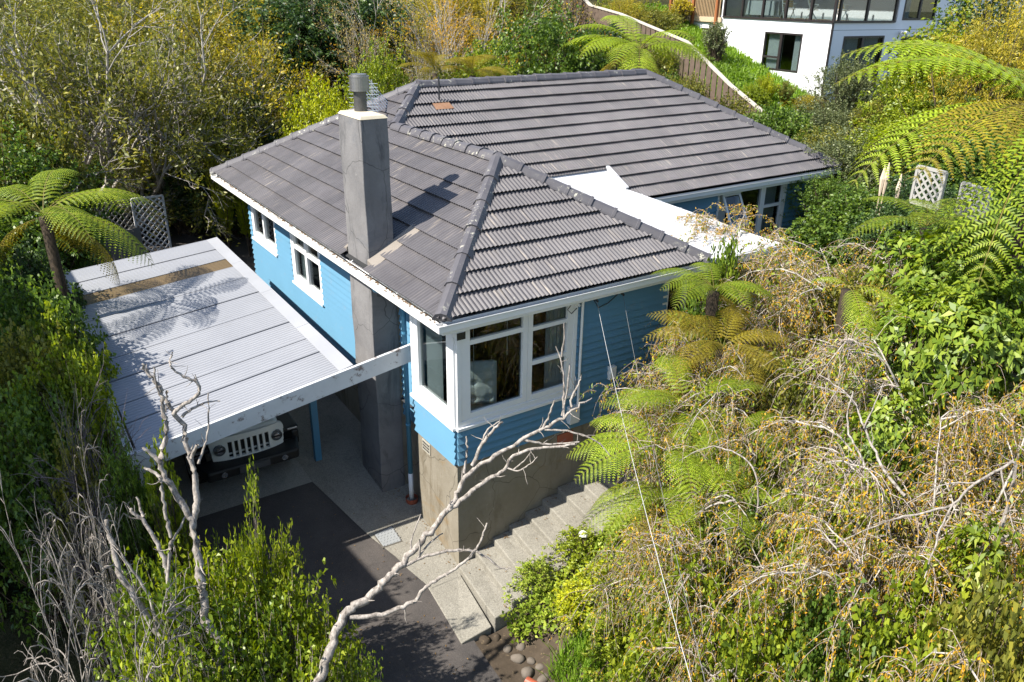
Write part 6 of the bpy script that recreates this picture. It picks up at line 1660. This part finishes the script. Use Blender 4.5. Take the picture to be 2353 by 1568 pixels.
LT = [
    ([(505, 1560), (507, 1478), (477, 1438), (470, 1378), (463, 1322), (450, 1262), (443, 1195), (427, 1172), (403, 1134), (371, 1084), (368, 1047), (384, 991), (379, 953), (371, 913), (368, 894), (350, 869), (334, 847), (328, 836)], 15, 4),
    ([(443, 1195), (450, 1165), (450, 1109), (434, 1047), (425, 1016), (425, 978), (400, 953), (384, 922), (384, 900)], 11, 5),
    ([(396, 953), (409, 941), (434, 922), (459, 906), (459, 888), (448, 874), (428, 869), (403, 853), (390, 838), (396, 810)], 7, 2.5),
    ([(418, 959), (440, 940), (470, 925), (506, 922)], 5, 1.8), ([(456, 1066), (470, 1025), (478, 1000), (480, 950), (479, 903)], 4, 2), ([(440, 1053), (453, 1022)], 6, 5),
    ([(368, 1063), (350, 1045), (328, 1028)], 7, 4), ([(368, 1097), (350, 1085), (331, 1074)], 6, 4), ([(371, 913), (362, 895), (356, 870), (354, 844)], 4, 2.5), ([(459, 888), (448, 860)], 3, 1.5),
    ([(505, 1545), (470, 1530), (417, 1505), (360, 1452), (310, 1378), (277, 1332), (263, 1258), (245, 1218), (245, 1195)], 12, 6),
    ([(360, 1440), (345, 1372), (313, 1322), (280, 1275)], 6, 3), ([(400, 1420), (377, 1292), (367, 1252), (333, 1202), (303, 1178), (302, 1168)], 8, 4), ([(330, 1188), (322, 1165), (313, 1142)], 4.5, 3),
    ([(385, 1400), (387, 1262), (397, 1245), (384, 1200), (377, 1158), (370, 1112), (368, 1097)], 6, 5), ([(397, 1245), (415, 1210), (427, 1185)], 4, 3)]
ft = pix(500, 1560, 10.1)
dead_tree('dead_tree', 'upright grey dead tree with forked bare branches in the left foreground', LT, 10.0, 9.2, 1560, 840, (ft[0], ft[1]), .66)
BT = [
    ([(718, 1600), (740, 1545), (768, 1475), (790, 1415), (817, 1392), (860, 1360), (897, 1325), (924, 1292), (971, 1245), (1004, 1202), (1031, 1172), (1051, 1135), (1067, 1095), (1117, 1060), (1197, 1015), (1251, 983), (1297, 963), (1311, 943), (1344, 925)], 18, 3.5),
    ([(1297, 963), (1294, 923), (1297, 890), (1291, 830), (1277, 796)], 5, 2), ([(1291, 820), (1296, 780), (1296, 743)], 4, 2), ([(1311, 943), (1312, 913), (1331, 883), (1337, 860)], 5, 2), ([(1291, 956), (1305, 890), (1309, 836)], 4, 2),
    ([(1247, 986), (1264, 953), (1274, 920)], 5, 2.5), ([(1031, 1172), (1067, 1145), (1101, 1115), (1137, 1095), (1164, 1075), (1177, 1045), (1227, 1030), (1277, 1028), (1321, 1021)], 9, 4), ([(1197, 1011), (1230, 1016), (1261, 1023), (1331, 1016)], 5, 2.5),
    ([(1085, 1070), (1107, 1020), (1131, 990), (1154, 970)], 7, 4), ([(1067, 1088), (1074, 1036), (1071, 1003)], 5, 3), ([(1107, 1020), (1120, 985), (1148, 968)], 4, 2),
    ([(804, 1418), (867, 1418), (917, 1398), (957, 1382), (971, 1355), (997, 1335), (1047, 1308), (1084, 1278), (1104, 1245), (1119, 1202)], 9, 3), ([(914, 1308), (961, 1285), (997, 1272), (1057, 1263), (1094, 1268), (1125, 1285), (1151, 1308), (1177, 1307)], 7, 2),
    ([(944, 1262), (947, 1232), (967, 1182)], 4, 2), ([(964, 1275), (964, 1240)], 5, 2.5), ([(1251, 988), (1304, 990), (1351, 1003), (1384, 1023), (1401, 1046)], 4, 1.6), ([(1344, 925), (1360, 915)], 3, 1.5), ([(1164, 1075), (1190, 1085), (1215, 1070), (1235, 1050)], 3.5, 1.5), ([(1180, 1080), (1205, 1060), (1222, 1035)], 3, 1.3), ([(957, 1285), (990, 1245), (1018, 1226)], 4, 2)]
ft2 = pix(718, 1600, 9.7)
dead_tree('dead_branch', 'long grey dead limb leaning across the drive toward the corner window', BT, 9.6, 8.9, 1600, 925, (ft2[0] - .1, ft2[1]))
# pale bare branches lying over the orange shrubs
PB = [([(1990, 1120), (1985, 1060), (1955, 1010), (1945, 960), (1960, 900)], 7, 3), ([(2080, 1140), (2040, 1095), (2010, 1040), (1985, 985), (1970, 935), (1930, 890), (1880, 860)], 8, 2.5), ([(1970, 935), (1950, 905), (1900, 895), (1850, 880)], 4, 1.5), ([(1985, 985), (2010, 930), (2030, 880)], 4, 2), ([(1930, 890), (1900, 930), (1890, 970)], 3, 1.5)]
f3 = pix(1990, 1120, 9.3)
dead_tree('bare_branch', 'long pale bare branch lying over the orange shrubs', PB, 9.0, 9.4, 1140, 860, (f3[0], f3[1]), .45)
PB2 = [([(2353, 1040), (2300, 1080), (2240, 1110), (2190, 1160), (2160, 1215)], 8, 4), ([(2190, 1160), (2120, 1180), (2060, 1190), (2000, 1215), (1930, 1245)], 6, 2), ([(2240, 1110), (2180, 1110), (2130, 1130), (2080, 1160)], 4, 1.5), ([(2160, 1215), (2140, 1280), (2120, 1340)], 5, 2), ([(2300, 1080), (2310, 1140), (2330, 1220)], 5, 2)]
f4 = pix(2300, 1300, 8.2)
dead_tree('bare_branch', 'pale branching bare limb at the lower right', PB2, 8.2, 8.4, 1340, 1040, (f4[0], f4[1]), .45)
PB3 = [([(1750, 1110), (1720, 1060), (1680, 1035), (1640, 1025)], 6, 3), ([(1690, 1150), (1640, 1160), (1600, 1180), (1560, 1215)], 6, 2), ([(1640, 1025), (1600, 1035), (1560, 1060)], 3, 1.5)]
f5 = pix(1750, 1200, 9.8)
dead_tree('bare_branch', 'pale bare branch right of the step ferns', PB3, 9.6, 9.9, 1215, 1025, (f5[0], f5[1]), .45)

# ================================================================== ground cover
def cover(name, label, cat, n, region, L, W, mat, seed, hmax, up=.8, clumpy=.55, zf=T):
    rg = np.random.default_rng(seed); x0, x1, y0, y1 = region[:4]; pts = []
    P = np.stack([rg.uniform(x0, x1, n * 2), rg.uniform(y0, y1, n * 2)], 1)
    if len(region) > 4: P = P[region[4](P[:, 0], P[:, 1])]
    k = np.sin(P[:, 0] * 2.1 + 1.3 * np.sin(P[:, 1] * 1.7)) * np.sin(P[:, 1] * 2.4 + np.sin(P[:, 0] * 1.3)) * .5 + .5
    P = P[rg.random(len(P)) < clumpy + (1 - clumpy) * k][:n]; k = np.sin(P[:, 0] * 2.1 + 1.3 * np.sin(P[:, 1] * 1.7)) * np.sin(P[:, 1] * 2.4 + np.sin(P[:, 0] * 1.3)) * .5 + .5
    z = zf(P[:, 0], P[:, 1]) + hmax * (.25 + .75 * k) * rg.random(len(P)) ** .5
    pos = np.stack([P[:, 0], P[:, 1], z], 1); a = rg.normal(0, 1, (len(P), 3)); a[:, 2] = a[:, 2] * .4 + up * rg.uniform(-.3, 1, len(P))
    V, F = leaves(rg, pos, a, L, W, twist=1.2, droop=.1)
    o = link(name, np_mesh(name, V, F, G[mat])); return tag(o, label, cat, None, 'stuff')
ivyreg = lambda x, y: (x > .5 - .32 * np.clip(-y - 1.9, 0, .6)) & (y < -.93 + .0 * x) & ~((x < 1.0) & (y > -1.25 - .3 * x) & (x < .35))
soilfree = lambda x, y: (y < -.95) & (x > .42 + .75 * sm(y, -1.25, -1.9) - .6 * sm(y, -2.6, -4.2))
cover('ivy', 'bright ivy and periwinkle covering the bank beside the steps', 'ivy', 26000, (.1, 4.5, -6.2, -.93, soilfree), .075, .055, 'ivy', 5, .42, zf=lambda x, y: T(x, y) + .1)
cover('undergrowth', 'mixed green undergrowth under the orange shrubs', 'undergrowth', 30000, (2.2, 15, -9, 1.6, lambda x, y: (y < -.95) | (x > 7)), .09, .05, 'mid', 6, .6)
cover('undergrowth', 'dark leaf litter plants beside the drive at the left', 'undergrowth', 7000, (-5.6, -3.95, 2.4, 14), .08, .05, 'dark', 7, .35)
cover('undergrowth', 'low growth on the slope behind the house', 'undergrowth', 26000, (-10, 30, 11.8, 40, lambda x, y: ((x > 8) | (y > 23)) & ~((x > 23.5) & (y > 11))), .16, .08, 'mid', 8, .9)
cover('undergrowth', 'garden growth to the right of the house', 'undergrowth', 16000, (13.8, 30, -6, 12.0, lambda x, y: y < 12 - .0 * x), .13, .07, 'mid', 9, .7)
cover('undergrowth', 'low growth round the foot of the foreground shrubs', 'undergrowth', 6000, (-4.2, -1.6, -3.5, 1.4, lambda x, y: x < -2.0 - .25 * y), .07, .04, 'gloss', 10, .35)
def blades(name, label, n, region, h, wd, mat, seed):
    rg = np.random.default_rng(seed); x = rg.uniform(region[0], region[1], n); y = rg.uniform(region[2], region[3], n)
    if len(region) > 4: k = region[4](x, y); x = x[k]; y = y[k]
    b = np.stack([x, y, T(x, y)], 1); n = len(x); a = rg.uniform(0, 6.28, n); l = h * rg.uniform(.5, 1.2, n); ln = rg.uniform(.1, .8, n)
    d = np.stack([np.cos(a) * ln, np.sin(a) * ln, np.ones(n)], 1) * l[:, None]; s = np.stack([-np.sin(a), np.cos(a), np.zeros(n)], 1) * wd / 2
    tip = b + d - np.array([[0, 0, 1.]]) * (l * ln * .3)[:, None]; mid = b + d * .55
    V = np.stack([b - s, b + s, mid + s, tip, mid - s], 1); V = np.stack([b - s, b + s, mid + s * .9, mid - s * .9, mid - s * .9, mid + s * .9, tip + s * .1, tip - s * .1], 1).reshape(-1, 3)
    o = link(name, np_mesh(name, V, np.arange(len(V)).reshape(-1, 4), G[mat])); return tag(o, label, 'grass', None, 'stuff')
blades('grass', 'bright mown grass bank below the white house', 60000, (17.2, 26.5, 5, 24, lambda x, y: (x < 24.9 + .12 * (y - 12.6)) & (x > 17.1)), .28, .04, 'grass', 12)
blades('grass', 'long grass at the foot of the ivy bank', 2600, (.55, 1.6, -4.2, -1.9), .38, .02, 'grass', 13)
# far hillside trees that read as one mass
def forest():
    rg = np.random.default_rng(99); vs = []; fs = []; o = 0; allv = []
    for k in range(150):
        x = rg.uniform(-60, 90); y = rg.uniform(42, 110)
        if 22 < x < 45 and y < 30: continue
        z = float(T(x, y)); h = rg.uniform(5, 9); n = 900
        d = unit(rg.normal(0, 1, (n, 3)) + np.array([0, 0, .3])); p = np.array([x, y, z + h * .55]) + d * np.array([h * .45, h * .45, h * .5]) * (1 - .35 * rg.random((n, 1)))
        V, F = leaves(rg, p, d + rg.normal(0, .6, (n, 3)), .55, .38, twist=1.5); allv.append(V)
    V = np.concatenate(allv); return np_mesh('woodland', V, np.arange(len(V)).reshape(-1, 4), G['mid'])
for i, (u, v, w, h, sp, mt, lb) in enumerate([
    (1230, 1370, .9, .55, 'small', 'ivy', 'bright ivy mound nearest the steps landing'), (1330, 1300, 1.0, .6, 'small', 'bright', 'bright periwinkle mound beside the middle steps'), (1430, 1270, 1.1, .6, 'small', 'ivy', 'bright ivy mound below the pale fern'), (1320, 1420, 1.1, .6, 'small', 'lime', 'yellow-green leafy mound in the middle of the ivy bank'), (1430, 1400, 1.2, .7, 'small', 'lime', 'yellow-green leafy mound right of the middle ivy bank'), (1520, 1350, 1.3, .8, 'small', 'bright', 'leafy bright mound at the right of the ivy bank'), (1420, 1510, 1.2, .7, 'small', 'bright', 'leafy bright mound low on the ivy bank'), (1540, 1490, 1.3, .8, 'small', 'lime', 'yellow-green mound near the bottom edge right of the ivy')]):
    P, t = on_ground(u, v); plant('ground_plant', lb, 'plant', sp, u, v, t, w, mt, at=(P[0], P[1]), h=h)
for i, (x, y, w, h, mt, lb) in enumerate([(16.6, 14.2, 2.6, 2.3, 'olive', 'olive shrub hiding the middle of the timber fence'), (16.3, 12.9, 2.2, 1.9, 'mid', 'green shrub in front of the middle fence palings'), (16.9, 16.6, 2.4, 2.2, 'dark', 'dark shrub against the upper fence palings')]):
    plant('fence_shrub', lb, 'shrub', 'shrub', 0, 0, 0, w, mt, at=(x, y), h=h)
tag(link('woodland', forest()), 'far wooded hillside behind the garden trees', 'woodland', None, 'stuff')

# rocks edging the soil at the foot of the ivy
RK = [(1168, 1497, .085), (1196, 1492, .085), (1188, 1522, .10), (1222, 1532, .075), (1240, 1540, .07), (1212, 1556, .11), (1248, 1568, .10), (1112, 1482, .10), (1142, 1470, .09)]
for i, (u, v, r) in enumerate(RK):
    P, t = on_ground(u, v)
    stone('rock', ['rounded grey rock nearest the clay pipe top', 'rounded rock touching the ivy edge', 'larger rounded rock in the middle of the row', 'small rock right of the larger one', 'small rock tucked under the ivy', 'big rounded rock low in the row', 'big rock at the bottom of the row', 'broad brown rock below the landing corner', 'brown rock beside the broad one below the landing'][i], (P[0], P[1], tz(P[0], P[1]) + r * (.35 if i < 7 else .12)), r, 20 + i, M['rock'] if i < 7 else M['soil'], .75, 'rocks at the foot of the ivy bank')
if __import__('os').environ.get('PLANTLOG'):
    for l in LOG: print('PLANT', l)
